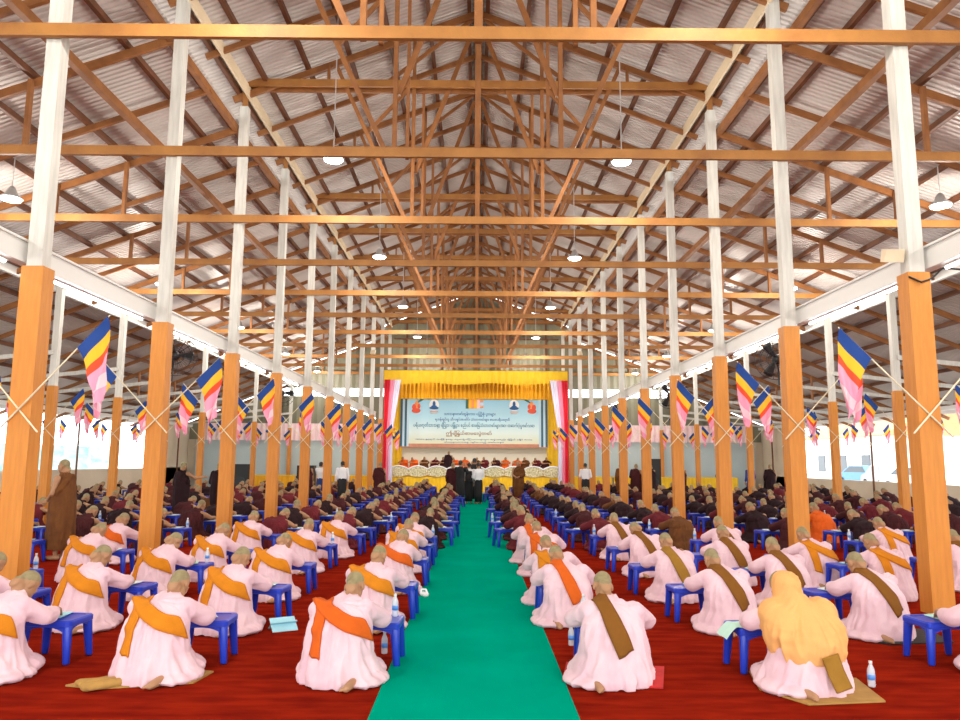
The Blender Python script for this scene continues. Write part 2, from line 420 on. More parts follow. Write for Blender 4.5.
def truss(k):
    y = Y0 + k * DY
    w = ORD[k + 2]
    t = thing('roof_truss', '%s timber roof frame from the near end of the hall' % w, 'roof frame', (0, y, 0), 0, 'roof frames')
    P = lambda x, z, dy=0: V((x, dy, z))
    B = lambda nm, a, b, wd, h, m, lab=None: tag(MB().beam(a, b, wd, h).build(nm, m, t), lab)
    zt, zh = 7.16, 10.46
    B('lower_tie', P(-XO - .1, zt, -.16), P(XO + .1, zt + .0, -.16), .07, .17, M['wood_light'])
    B('upper_tie', P(-XP, zh, -.13), P(XP, zh, -.13), .07, .17, M['wood_light'])
    B('upper_tie', P(-XP, zh - .05, .10), P(XP, zh - .05, .10), .06, .12, M['wood'])
    dn = PUR + RAF / 2 + .03
    for s in (-1, 1):
        B('rafter', P(0, zn(0) - dn), P(s * 5.72, zn(5.72) - dn), .08, RAF, M['wood'])
        B('rafter', P(s * 5.56, za(5.56) - dn), P(s * 11.85, za(11.85) - dn), .07, RAF, M['wood'])
        B('rafter', P(s * 11.3, zl(11.3) - dn), P(s * 18.8, zl(18.8) - dn), .07, RAF, M['wood'])
        B('strut', P(s * 1.5, zt, .0), P(s * 1.5, zn(1.5) - .2, .0), .08, .08, M['wood'])
        B('strut', P(s * 1.28, zt, .12), P(s * 1.28, zh, .12), .06, .06, M['wood'])
        B('strut', P(s * 3.5, zh, -.06), P(s * 3.5, zn(3.5) - .2, -.06), .06, .08, M['wood'])
        B('web_diagonal', P(s * 1.65, zt + .05, -.05), P(s * 3.35, zn(3.35) - .25, -.05), .06, .09, M['wood'])
        B('web_diagonal', P(s * 1.45, zt + 1.2, .06), P(s * .1, zn(.1) - .5, .06), .06, .10, M['wood'])
        B('web_diagonal', P(s * 1.6, zh, .05), P(s * 2.6, zh - 1.15, .05), .06, .08, M['wood'])
        B('web_diagonal', P(s * 2.3, zh, .06), P(s * .15, zn(0) - .35, .06), .06, .08, M['wood'])
        for x, dx in ((8.05, 0), (9.6, 0)):
            B('strut', P(s * x, zt + .08, -.1), P(s * x, za(x) - .2, -.1), .07, .10, M['wood'])
        B('strut', P(s * 5.44, 9.35), P(s * 5.44, zh), .10, .12, M['wood_light'])
        B('lower_tie', P(s * XO, 4.62, -.12), P(s * 17.7, 3.98, -.12), .06, .12, M['white_paint'], 'white painted tie')
        B('strut', P(s * 14.2, 4.36, -.1), P(s * 14.2, zl(14.2) - .2, -.1), .06, .10, M['wood'])
    B('king_post', P(0, zt), P(0, zn(0) - .3), .11, .13, M['wood'])
for k in range(-1, 11): truss(k)
# intermediate rafters at mid-bay
for k in range(-1, 10):
    y = Y0 + (k + .5) * DY
    dn = PUR + RAF / 2 + .03
    for s, side in ((-1, 'left'), (1, 'right')):
        for zf, a, b, nm in ((zn, 0.05, 5.7, 'nave'), (za, 5.56, 11.85, 'aisle'), (zl, 11.3, 18.8, 'outer')):
            p, q = rafter_line(s * a, s * b, zf, y, dn)
            tag(MB().beam(p, q, .07, RAF - .03).build('rafter', M['wood']), 'brown mid-bay rafter, %s from the near end, %s %s slope' % (ORD[k + 2], side, nm), 'rafter', 'mid-bay rafters')

# posts
post_in = []
for s, side in ((-1, 'left'), (1, 'right')):
    for k in range(-1, 11):
        y = Y0 + k * DY
        lab = '%s timber post from the near end, %s inner row, white above orange' % (ORD[k + 2], side)
        if k == -1: continue
        lab = '%s orange and white post from the camera in the %s inner row' % (ORD[k + 1], side)
        t = thing('post', lab, 'post', (s * XP, y, 0), 0, 'inner row posts')
        hp_ = 10.28 if k <= 1 else 9.9
        MB().box((0, 0, (hp_ + 4.0) / 2), (.19, .19, hp_ - 4.0)).build('shaft', M['white_paint'], t)
        MB().box((0, 0, 2.05), (.27, .25, 4.08)).box((.01 * s, .135, 2.0), (.2, .03, 3.9)).build('orange_cladding', M['orange_paint'], t)['label'] = 'orange painted lower cladding'
    for k in range(0, 11):
        y = Y0 + k * DY
        t = thing('post', '%s slim post from the near end in the %s outer row' % (ORD[k + 1], side), 'post', (s * XO, y, 0), 0, 'outer row posts')
        MB().box((0, 0, 5.35), (.17, .17, 3.3)).build('shaft', M['white_paint'], t)
        MB().box((0, 0, 1.86), (.21, .21, 3.7)).build('orange_cladding', M['orange_paint'], t)['label'] = 'orange painted lower cladding'
    for k in range(2, 11):
        y = Y0 + (k - .5) * DY
        tag(MB().tube([(s * XT, y, 0), (s * XT, y, zl(XT) - .3)], .045, 10, 0, False).build('pole', M['wood_dark'] if k % 3 else M['white_paint']),
            '%s thin pole along the low wall at the %s edge of the hall' % (ORD[k - 1], side), 'pole', 'side wall poles')

# low side walls and back wall
for s, nm in ((-1, 'left'), (1, 'right')):
    wh = 1.28 if s < 0 else .95
    struct(MB().box((s * 17.95, (YF + YB) / 2, wh / 2), (.16, YB - YF, wh)).build('wall_' + nm, M['beige_wall']))
    struct(MB().box((s * 17.93, YB - 2.0, 2.0), (.12, 4.0, 4.0)).build('wall_' + nm + '_end', M['beige_wall']))
struct(MB().box((0, YB, 1.5), (36, .14, 3.0)).build('wall_back', M['beige_wall']))
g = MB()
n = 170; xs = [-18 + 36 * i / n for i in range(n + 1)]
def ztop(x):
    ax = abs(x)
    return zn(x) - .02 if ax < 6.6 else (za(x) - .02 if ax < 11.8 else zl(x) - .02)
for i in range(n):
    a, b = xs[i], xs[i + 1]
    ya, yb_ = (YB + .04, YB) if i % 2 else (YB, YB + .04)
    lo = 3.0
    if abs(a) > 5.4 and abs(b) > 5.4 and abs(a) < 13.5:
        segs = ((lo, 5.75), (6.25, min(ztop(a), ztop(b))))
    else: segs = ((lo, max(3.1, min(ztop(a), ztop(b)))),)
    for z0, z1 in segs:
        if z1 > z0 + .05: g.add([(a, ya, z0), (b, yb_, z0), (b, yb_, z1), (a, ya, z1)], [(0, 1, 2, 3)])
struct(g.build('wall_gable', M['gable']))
for i, x in enumerate((-4.4, -2.2, 0, 2.2, 4.4)):
    tag(MB().box((x, YB - .1, (6.0 + zn(x)) / 2 - .2), (.10, .10, zn(x) - 6.4)).build('gable_stud', M['wood_dark']), '%s upright brown stud on the far gable wall' % ORD[i + 1], 'stud', 'gable studs')
for i, z in enumerate((7.2, 8.3, 9.4, 10.5)):
    hw = min(5.2, (12.55 - z) / .39 - .25)
    tag(MB().box((0, YB - .18, z), (2 * hw, .07, .09)).build('gable_rail', M['wood_dark']), '%s level brown rail from below on the far gable wall' % ORD[i + 1], 'rail', 'gable rails')

# ------------------------------------------------------------------ people
def head(mb, c, pitch=0.0, yaw=0.0, roll=0.0):
    R = Matrix.Rotation(yaw, 3, 'Z') @ Matrix.Rotation(roll, 3, 'Y') @ Matrix.Rotation(-pitch, 3, 'X')
    c = V(c)
    for p, r in (((0, -.012, .03), (.076, .094, .088)), ((0, .03, -.03), (.061, .068, .085)), ((0, .048, -.078), (.042, .042, .036)),
                 ((0, .104, -.024), (.013, .017, .024)), ((0, .098, .0), (.009, .012, .026)), ((-.077, -.005, -.018), (.012, .023, .035)), ((.077, -.005, -.018), (.012, .023, .035)),
                 ((0, .082, .02), (.05, .013, .011)), ((-.03, .085, .0), (.015, .012, .010)), ((.03, .085, .0), (.015, .012, .010)),
                 ((0, .095, -.062), (.024, .010, .009)), ((0, -.075, -.06), (.05, .035, .07))):
        mb.ell(c + R @ V(p), r, rot=R, nu=18, nv=12)
    return c, R
def hand(mb, w, d, up, side, curl=.5):
    """palm plus five bent fingers; d points along the fingers, side is where the thumb is"""
    w, d, up = V(w), V(d).normalized(), V(up).normalized()
    sd = V(side).normalized()
    mb.tube([w, w + d * .045, w + d * .085], [.024, .030, .031], 10)
    for i, (o, L) in enumerate(((.026, .070), (.009, .080), (-.009, .074), (-.025, .058))):
        a = w + d * .075 + sd * o
        b = a + d * L * .5 - up * (.012 * curl)
        c = b + d * L * .38 - up * (.045 * curl)
        mb.tube([a, b, c], [.0098, .0092, .0085], 8)
    a = w + d * .03 + sd * .022
    b = a + sd * .03 + d * .03 - up * .012
    mb.tube([a, b, b + d * .032 - up * .012], [.013, .011, .0095], 8)
def foot(mb, a, d, up=(0, 0, 1)):
    a, d = V(a), V(d).normalized(); s = d.cross(V(up)).normalized()
    mb.tube([a - d * .02, a + d * .08, a + d * .17], [.036, .038, .030], 10)
    for i in range(5):
        q = a + d * (.185 - .008 * i) + s * (.028 - .014 * i)
        mb.tube([q, q + d * (.032 - .003 * i)], [.013 - .001 * i, .011 - .001 * i], 8)
def paint_body(me, hc, R, bald=True):
    """scalp, eyes and lips are their own materials on the one continuous skin"""
    Ri = R.transposed()
    mi = []
    for p in me.polygons:
        q = Ri @ (p.center - hc)
        k = 0
        if q.length < .17 and abs(q.x) < .0815:
            if bald and q.z > .045 + 1.05 * q.y and q.z > -.105: k = 1
            if min((q - V((.03, .093, 0))).length, (q - V((-.03, .093, 0))).length) < .0125: k = 2
            elif (q - V((0, .10, -.062))).length < .02 and abs(q.z + .062) < .010: k = 3
        mi.append(k)
    me.polygons.foreach_set('material_index', mi)
    me.update()
SKIN = [M['skin'], M['scalp'], M['eye'], M['lip']]

def settle(me):
    for v in me.vertices:
        if v.co.z < .001: v.co.z = .001
    me.update()
def crease(me, seed=0.0, amp=.0125):
    """soft hanging folds pressed into a robe"""
    nr = [v.normal.copy() for v in me.vertices]
    for v, n in zip(me.vertices, nr):
        p = v.co
        a = math.atan2(p.y - .05, p.x)
        q = V((math.cos(a) * 2.4 + seed, math.sin(a) * 2.4, p.z * 2.2 + .5 * a))
        f = 1 - 2 * abs(noise.noise(q * 1.7)) * 1.6
        g = noise.noise(V((p.x * 9 + seed, p.y * 9, p.z * 16)))
        low = 1.0 if p.z < .45 else .55
        v.co = p + n * (amp * low * (f * .9 + g * .5) - amp * .4)
        if v.co.z < .001: v.co.z = .001
    me.update()
    return me
def seated(kind, sg=1, lean=.0, hp=.7, hy=0.0, vox=.0085, back=0.0, tx=.20):
    """a person sitting on the floor facing +Y, writing on a low table at the sg side; returns meshes"""
    hc0 = V((sg * (.05 + lean), .27 + back, .70 - back * .6))
    b = MB()
    hc, R = head(b, hc0, hp, hy, sg * -.08)
    b.tube([(sg * (.015 + lean * .6), .10 + back * .7, .50), (sg * (.03 + lean * .8), .175 + back, .585), hc0 + R @ V((0, -.04, -.06))], [.062, .054, .052], 12)
    b.ell((0, .07, .30), (.15, .10, .20)); b.ell((0, .02, .14), (.20, .17, .12))
    rs, ls = V((.185, .12 + back * .6, .525)), V((-.185, .12 + back * .6, .525))
    near, far = (rs, ls) if sg > 0 else (ls, rs)
    if tx > .1:
        e1, w1 = V((sg * .31, .29, .43)), V((sg * .26, .47, .432))
        e2, w2 = V((-sg * .24, .34, .40)), V((sg * .10, .48, .432))
    else:
        e1, w1 = V((sg * .30, .27, .43)), V((sg * .16, .46, .432))
        e2, w2 = V((-sg * .31, .27, .43)), V((-sg * .13, .46, .432))
    for a, e, w in ((near, e1, w1), (far, e2, w2)):
        b.tube([a, a.lerp(e, .5) + V((0, 0, .008)), e], [.058, .052, .043], 12)
        b.tube([e, e.lerp(w, .4), w], [.043, .038, .027], 12)
        b.tube([w.lerp(e, .06), w], [.027, .025], 10)
    hand(b, w1, (-sg * .35, 1, -.12), (0, 0, 1), (-sg, 0, .2), .8)
    hand(b, w2, (sg * .7, .7, -.1), (0, 0, 1), (-sg * .6, .6, .3), .5)
    for x in (-1, 1):
        b.tube([(x * .10, .0, .12), (x * .18, .13, .11), (x * .26, .24, .075)], [.08, .07, .052], 12)
    b.tube([(sg * .26, .24, .06), (sg * .24, .02, .055), (sg * .19, -.14, .045)], [.05, .045, .036], 12)
    b.tube([(-sg * .26, .24, .06), (-sg * .10, .26, .06), (sg * .04, .22, .055)], [.05, .045, .036], 12)
    foot(b, (sg * .19, -.135, .045), (-sg * .25, -1, -.1)); foot(b, (sg * .04, .22, .05), (sg * 1, .0, 0))
    body = remesh(b, 'body', vox, SKIN, 2)
    paint_body(body, hc, R)
    # robe
    r = MB()
    L = lambda t: sg * lean * t
    ph = 1.3 if sg > 0 else .4
    r.loft([(sg * .02, .05, .0, .330, .315, .05, 9, ph), (sg * .02, .05, .05, .335, .315, .05, 9, ph), (sg * .015, .05, .12, .315, .29, .035, 9, ph + .3),
            (0, .045, .20, .287, .245, .025, 8, ph + .6), (0, .04, .30, .274, .205, .015, 7, ph + .9), (L(.2), .055, .40, .262, .182, .010, 6, ph),
            (L(.4), .085 + back * .3, .48, .245, .165, .008, 5, ph), (L(.6), .12 + back * .6, .545, .215, .145, .004, 4, ph),
            (L(.8) + sg * .008, .15 + back * .8, .59, .145, .115, 0, 4, ph), (L(.9) + sg * .015, .175 + back, .625, .092, .088, 0, 4, ph), (L(.95) + sg * .02, .195 + back, .65, .066, .066, 0, 4, ph)], 56)
    r.ell((sg * .20, .0, .03), (.22, .27, .06)); r.ell((-sg * .15, .17, .06), (.22, .21, .085)); r.ell((sg * .15, .18, .06), (.22, .21, .085))
    if kind == 'nun':
        for a, e, w in ((near, e1, w1), (far, e2, w2)):
            r.ell(a + V((0, 0, -.005)), (.095, .095, .088))
            r.tube([a, a.lerp(e, .5) + V((0, 0, .0)), e + V((0, 0, -.005))], [.090, .084, .078], 14)
            r.tube([e + V((0, 0, -.005)), e.lerp(w, .5) + V((0, 0, -.006)), w.lerp(e, .12)], [.078, .070, .052], 14, 0, True)
    else:
        a, e, w = (far, e2, w2) if sg > 0 else (near, e1, w1)      # the left arm is covered, the right is bare
        r.ell(a, (.09, .09, .085))
        r.tube([a, a.lerp(e, .5), e], [.088, .085, .085], 14)
        r.tube([e, e.lerp(w, .55)], [.082, .066], 14)
        r.ell((-.06, .06, .46), (.20, .165, .13))
        r.tube([(.20, .02, .36), (.05, .16 + back * .5, .555), (-.12, .15 + back * .5, .585)], [.05, .05, .05], 10)
    robe = crease(remesh(r, 'robe', .010 if vox < .0105 else .016, M['pink'] if kind == 'nun' else M['maroon'], 2), sg * lean * 40 + sg)
    settle(body)
    return {'body': body, 'robe': robe, 'sg': sg, 'lean': lean, 'back': back}

def on_cloth(me, rows, off=.010, th=.010, C=(0, .06, .34), over=()):
    """lay a band of cloth on a robe: rows are lists of rough points, pushed along rays from the chest onto the cloth"""
    bv = BVHTree.FromPolygons([v.co for v in me.vertices], [list(p.vertices) for p in me.polygons])
    bo = [BVHTree.FromPolygons([v.co for v in m.vertices], [list(p.vertices) for p in m.polygons]) for m in over]
    C = V(C); top, bot = [], []
    for row in rows:
        t, b = [], []
        for p in row:
            d = (V(p) - C).normalized()
            h = bv.ray_cast(C + d * 1.2, -d)
            q = h[0] if h[0] is not None else V(p)
            for b2 in bo:
                h2 = b2.ray_cast(C + d * 1.2, -d)
                if h2[0] is not None and (h2[0] - C).length > (q - C).length: q = h2[0]
            t.append(q + d * (off + th)); b.append(q + d * (off - .006))
        top.append(t); bot.append(b)
    for g in (top, bot):                                        # soften along the length
        for _ in range(2):
            src = [[p.copy() for p in r] for r in g]
            for j in range(1, len(g) - 1):
                for i in range(len(g[0])):
                    g[j][i] = (src[j - 1][i] + src[j][i] * 2 + src[j + 1][i]) / 4
    return top, bot
def poly(pts, n):
    pts = [V(p) for p in pts]; out = []
    L = [0]
    for a, b in zip(pts, pts[1:]): L.append(L[-1] + (b - a).length)
    for i in range(n):
        s = L[-1] * i / (n - 1)
        for k in range(len(pts) - 1):
            if s <= L[k + 1] + 1e-9:
                out.append(pts[k].lerp(pts[k + 1], (s - L[k]) / max(1e-9, L[k + 1] - L[k]))); break
    return out
def band(path, wid, n=26, m=7):
    rows = []
    for p, w in zip(poly(path, n), poly(wid, n)):
        rows.append([p + w * (i / (m - 1) - .5) for i in range(m)])
    return rows
def sash_vee(pr):
    """two bands from the left shoulder: one hanging down the back, one crossing to the right armpit"""
    mb = MB()
    a = band([(-.135, .13, .62), (-.15, .05, .60), (-.16, -.06, .50), (-.165, -.14, .36), (-.17, -.20, .20)], [(.13, 0, .02), (.14, 0, .02), (.14, .0, 0), (.14, 0, 0), (.145, 0, 0)])
    c = band([(-.15, .10, .61), (-.10, .0, .575), (.0, -.06, .52), (.10, -.08, .465), (.22, .0, .40)], [(.11, -.02, .09), (.10, -.02, .11), (.09, 0, .155), (.07, 0, .17), (.03, -.03, .165)])
    for g, o in ((a, .008), (c, .016)):
        t, b = on_cloth(pr['robe'], g, o)
        mb.slab(t, b)
    return mb.mesh('sash', [M['orange_cloth']], True)
def sash_strip(pr, tilt=.17):
    """one folded strip hanging from the left shoulder down the back"""
    mb = MB()
    x0 = -.10
    a = band([(x0 - .0, .22, .60), (x0, .10, .64), (x0 + .04, -.02, .58), (x0 + tilt * .6, -.11, .42), (x0 + tilt, -.17, .26)], [(.12, 0, .02), (.13, .0, .02), (.13, 0, .035), (.13, 0, .04), (.13, 0, .04)])
    t, b = on_cloth(pr['robe'], a, .010)
    mb.slab(t, b)
    return mb.mesh('sash', [M['brown_cloth']], True)

NUN_L = [seated('nun', 1, l, hp, hy, .0085, bk) for l, hp, hy, bk in ((.0, .95, -.25, .0), (.05, 1.1, -.35, .04), (.02, .8, -.1, .02))]
NUN_R = [seated('nun', -1, l, hp, hy, .0085, bk) for l, hp, hy, bk in ((.0, .95, .15, .0), (.04, 1.1, .3, .04), (.02, .8, .05, .02))]
NUN_F = [seated('nun', -1, l, hp, hy, .0085, bk, 0) for l, hp, hy, bk in ((.0, .85, .1, .0), (.03, 1.0, .2, .03))]
for p in NUN_L + NUN_R + NUN_F:
    p['vee'] = sash_vee(p); p['strip'] = sash_strip(p)
MON_L = [seated('monk', 1, l, hp, hy, .010, bk) for l, hp, hy, bk in ((.0, .75, -.2, .0), (.05, .95, -.3, .05), (.02, .55, .0, .02))]
MON_R = [seated('monk', -1, l, hp, hy, .010, bk) for l, hp, hy, bk in ((.0, .75, .2, .0), (.05, .95, .3, .05), (.02, .55, .0, .02))]
FAR_L = [seated('monk', 1, l, hp, hy, .018, bk) for l, hp, hy, bk in ((.0, .75, -.2, .0), (.05, .95, -.3, .05))]
FAR_R = [seated('monk', -1, l, hp, hy, .018, bk) for l, hp, hy, bk in ((.0, .75, .2, .0), (.05, .95, .3, .05))]

def recolour(o, m):
    o.material_slots[0].link = 'OBJECT'
    o.material_slots[0].material = m
def person(pr, loc, rz, label, robe_mat=None, sash=None, sash_mat=None, group=None, scale=1.0):
    t = thing('person', label, 'person', loc, rz, group)
    t.scale = (scale,) * 3
    put('body', pr['body'], t)
    r = put('robe', pr['robe'], t)
    if robe_mat: recolour(r, robe_mat)
    if sash:
        s = put('sash', pr[sash], t)
        if sash_mat: recolour(s, sash_mat)
        s['label'] = (sash_mat or M['brown_cloth']).name.replace('_cloth', '').replace('_', ' ') + ' sash folded over the left shoulder'
    return t

# low blue plastic table
def table_meshes():
    top = MB()
    W, D, H = .46, .37, .36
    n = 6
    def rr(w, d, r, z):
        pts = []
        for cx, cy, a0 in ((w / 2 - r, d / 2 - r, 0), (-w / 2 + r, d / 2 - r, PI / 2), (-w / 2 + r, -d / 2 + r, PI), (w / 2 - r, -d / 2 + r, 1.5 * PI)):
            for i in range(n + 1):
                a = a0 + PI / 2 * i / n
                pts.append((cx + r * math.cos(a), cy + r * math.sin(a), z))
        return pts
    rings = [rr(W - .02, D - .02, .035, H - .055), rr(W, D, .045, H - .05), rr(W, D, .045, H - .012), rr(W - .02, D - .02, .04, H), rr(W - .09, D - .09, .03, H), rr(W - .10, D - .10, .03, H - .006)]
    m = len(rings[0]); vs = [p for r in rings for p in r]
    fs = [(i * m + k, i * m + (k + 1) % m, (i + 1) * m + (k + 1) % m, (i + 1) * m + k) for i in range(len(rings) - 1) for k in range(m)]
    fs.append(tuple(range(m))[::-1]); fs.append(tuple((len(rings) - 1) * m + k for k in range(m)))
    top.add(vs, fs)
    # arched aprons between the legs
    for (ax, ay), L in (((1, 0), W - .08), ((0, 1), D - .08)):
        for s in (-1, 1):
            k = 10; up = []; lo = []
            for i in range(k + 1):
                q = -1 + 2 * i / k
                off = s * ((D if ax else W) / 2 - .022)
                p = (q * L / 2, off) if ax else (off, q * L / 2)
                up.append((p[0], p[1], H - .05)); lo.append((p[0], p[1], H - .06 - .055 * abs(q) ** 2.5))
            nrm = V((0, s, 0)) if ax else V((s, 0, 0))
            top.slab([[V(p) + nrm * .006 for p in up], [V(p) + nrm * .006 for p in lo]], [[V(p) - nrm * .006 for p in up], [V(p) - nrm * .006 for p in lo]])
    leg = MB()
    leg.loft([(0.030, 0.025, 0, .026, .022, 0, 1, 0), (.030, .025, .012, .030, .026, 0, 1, 0), (.006, .005, H - .06, .042, .036, 0, 1, 0), (0, 0, H - .045, .044, .038, 0, 1, 0)], 12)
    out = {'top': top.mesh('table_top', [M['blue_plastic']], False)}
    legs = []
    for sx, sy in ((1, 1), (-1, 1), (-1, -1), (1, -1)):
        l = MB()
        vs = [V((sx * (W / 2 - .05 + p.x), sy * (D / 2 - .05 + p.y), p.z)) for p in leg.v]
        l.add(vs, leg.f if sx * sy > 0 else [f[::-1] for f in leg.f])
        legs.append(l.mesh('leg', [M['blue_plastic']], True))
    out['legs'] = legs
    one = MB(); one.v = list(top.v); one.f = [list(f) for f in top.f]; one.mi = [0] * len(top.f)
    for sx, sy in ((1, 1), (-1, 1), (-1, -1), (1, -1)):
        one.add([V((sx * (W / 2 - .05 + p.x), sy * (D / 2 - .05 + p.y), p.z)) for p in leg.v], leg.f if sx * sy > 0 else [f[::-1] for f in leg.f])
    out['one'] = one.mesh('low_table', [M['blue_plastic']])
    return out
TM = table_meshes()
def table(loc, rz, label, detail=True, group=None):
    if detail:
        t = thing('low_table', label, 'table', loc, rz, group)
        put('table_top', TM['top'], t)
        for l in TM['legs']: put('leg', l, t)
    else:
        t = put('low_table', TM['one'], None, loc); t.rotation_euler = (0, 0, rz); tag(t, label, 'table', group)
    return t
# writing papers and bottles
PAPER = [MB().box((0, 0, .004), (.20, .28, .008), 0).box((.03, .02, .010), (.20, .27, .004), 0, Matrix.Rotation(.2, 3, 'Z')).mesh('exam_paper', [M[m]]) for m in ('paper', 'mint_paper', 'cyan_paper')]
def bottle_mesh():
    b = MB()
    prof = [(0, .0), (.026, .002), (.029, .012), (.029, .12), (.026, .135), (.013, .165), (.012, .180)]
    b.loft([(0, 0, z, max(r, .002), max(r, .002), 0, 1, 0) for r, z in prof], 14)
    l = MB().loft([(0, 0, .055, .0298, .0298, 0, 1, 0), (0, 0, .095, .0298, .0298, 0, 1, 0)], 14)
    c = MB().loft([(0, 0, .178, .0140, .0140, 0, 1, 0), (0, 0, .195, .0140, .0140, 0, 1, 0)], 14)
    return b.mesh('bottle', [M['clear']], True), l.mesh('paper_band', [M['water_label']], True), c.mesh('cap', [M['white_metal']], True)
BOT = bottle_mesh()
def bottle(loc, label, group=None):
    t = thing('water_bottle', label, 'bottle', loc, 0, group)
    put('bottle_body', BOT[0], t); put('paper_band', BOT[1], t); put('cap', BOT[2], t)
def local(loc, rz, p):
    return V(loc) + Matrix.Rotation(rz, 3, 'Z') @ V(p)

npl = 0
def desk_for(loc, rz, sg, who, detail=True, jit=True, papers=None, tx=.20):
    """table at the person's side, with paper and often a bottle"""
    global npl
    a = rz + (random.uniform(-.08, .08) if jit else 0)
    tl = local(loc, rz, (sg * tx, .60, 0))
    table(tl, a, 'low blue plastic table of the ' + who, detail)
    if detail:
        npl += 1
        p = put('exam_paper', PAPER[papers if papers is not None else npl % 3], None, local(tl, a, (-sg * .06, -.02, .361))); p.rotation_euler = (0, 0, a + random.uniform(-.3, .3))
        tag(p, 'sheets of paper on table of the ' + who, 'paper')
        if npl % 4 == 1: bottle(local(tl, a, (sg * .15, .10, .36)), 'clear water bottle on table of the ' + who)

# nuns: (x, y, side, model, sash shape, sash colour, column words)
nuns = []
SC_ = {'o': ('orange_cloth', 'ochre'), 'r': ('red_orange_cloth', 'red-orange'), 'b': ('brown_cloth', 'brown'), 'v': ('olive_cloth', 'olive brown')}
def col_nuns(sg, colwords, rows, yaw=(.04, .20), front=False):
    for i, (x, y, shape, c) in enumerate(rows):
        pr = (NUN_F if front else NUN_L if sg > 0 else NUN_R)[(i + int(abs(x) * 2)) % (2 if front else 3)]
        rz = sg * -random.uniform(*yaw)
        m, cn = SC_[c]
        w = 'front' if i == 0 else ORD[i + 1]
        person(pr, (x, y, .012), rz, 'nun with %s sash, %s in %s' % (cn, w + ('most' if i == 0 else ' from front'), colwords), None, shape, M[m], 'nuns in pink writing at low tables', 1.0)
        desk_for((x, y, .012), rz, sg, '%s nun in %s' % (w, colwords), tx=.02 if front else .20)
col_nuns(1, "the carpet's left edge column", [(-1.10, 6.2, 'vee', 'r'), (-1.12, 8.1, 'vee', 'o'), (-1.12, 10.3, 'vee', 'r'), (-1.18, 12.1, 'vee', 'o'), (-1.15, 13.4, 'vee', 'o')], (.02, .10))
col_nuns(1, 'the second column left of carpet', [(-2.60, 6.25, 'vee', 'o'), (-2.58, 7.9, 'vee', 'o'), (-2.62, 9.7, 'vee', 'o'), (-2.78, 12.0, 'vee', 'o'), (-2.60, 12.9 + .9, 'vee', 'o')])
col_nuns(1, 'the third column left of carpet', [(-3.95, 6.25, 'vee', 'o'), (-4.12, 8.0, 'vee', 'o'), (-4.10, 9.7, 'vee', 'o'), (-3.95, 11.2, 'vee', 'o'), (-4.12, 13.6, 'vee', 'o')])
col_nuns(1, 'the column outside the left posts', [(-5.05, 7.55, 'vee', 'o'), (-6.0, 9.0, 'vee', 'r'), (-5.75, 11.1, 'vee', 'o'), (-6.2, 12.9, 'vee', 'r'), (-7.9, 12.4, 'vee', 'r')])
col_nuns(-1, "the carpet's right edge column", [(1.12, 6.2, 'strip', 'b'), (1.02, 8.35, 'strip', 'r'), (.98, 9.5, 'vee', 'o'), (1.05, 11.8, 'vee', 'r'), (1.0, 13.2, 'strip', 'r')], (-.05, .12), True)
col_nuns(-1, 'the second column right of carpet', [(2.70, 8.05, 'strip', 'b'), (2.58, 9.75, 'strip', 'v'), (2.69, 11.8, 'strip', 'b'), (2.66, 13.75, 'strip', 'b')])
col_nuns(-1, 'the third column right of carpet', [(4.15, 7.8, 'strip', 'b'), (3.86, 9.35, 'strip', 'b'), (3.75, 11.0, 'strip', 'b'), (4.35, 13.0, 'strip', 'b')])
col_nuns(-1, 'the column outside the right posts', [(4.45, 6.35, 'strip', 'b'), (5.45, 9.95, 'vee', 'o'), (4.95, 10.9, 'vee', 'o'), (7.2, 13.0, 'vee', 'o'), (6.95, 10.6, 'strip', 'b')])

# the hooded nun
def hooded():
    pr = NUN_R[0]
    t = person(pr, (2.62, 6.05, .012), .12, 'nun with a peach cloth draped over head and shoulders', None, 'strip', M['olive_cloth'], None, 1.04)
    h = MB()
    hc = V((-.05, .24, .715))
    h.loft([(.0, .01, .20, .25, .20, .05, 7, 0), (.0, .02, .28, .285, .225, .04, 7, 0), (0, .04, .38, .315, .235, .03, 7, .3), (0, .08, .49, .30, .225, .02, 6, .3), (-.01, .12, .56, .245, .19, .02, 5, .3),
            (-.03, .15, .62, .135, .15, .02, 5, .3), (-.05, .19, .68, .108, .14, .01, 4, 0), (-.05, .20, .74, .106, .14, .01, 4, 0), (-.05, .20, .79, .09, .12, 0, 4, 0), (-.05, .20, .825, .05, .07, 0, 4, 0)], 44)
    for x_ in (-1, 1): h.ell((x_ * .18, .14, .49), (.14, .15, .15))
    me = crease(remesh(h, 'head_cloth', .011, M['peach_cloth'], 12), 3.0, .016)
    put('head_cloth', me, t)['label'] = 'peach cloth over head and shoulders'
    # keep the strip visible below the cloth
    s = [c for c in t.children if c.name.startswith('sash')][0]
    s.data = s.data.copy()
    mb = MB()
    a = band([(.02, -.238, .29), (.045, -.262, .18), (.075, -.305, .07)], [(.13, .012, .03), (.13, .014, .03), (.13, .016, .03)], 16)
    tp = [[p + V((0, -.008, 0)) for p in r_] for r_ in a]; bt = [[p + V((0, .006, 0)) for p in r_] for r_ in a]
    mb.slab(tp, bt)
    s.data = mb.mesh('sash', [M['olive_cloth']], True)
    recolour(s, M['olive_cloth'])
    desk_for((2.62, 6.05, .012), .12, -1, 'nun under the peach head cloth', True, False, 1, .12)
hooded()

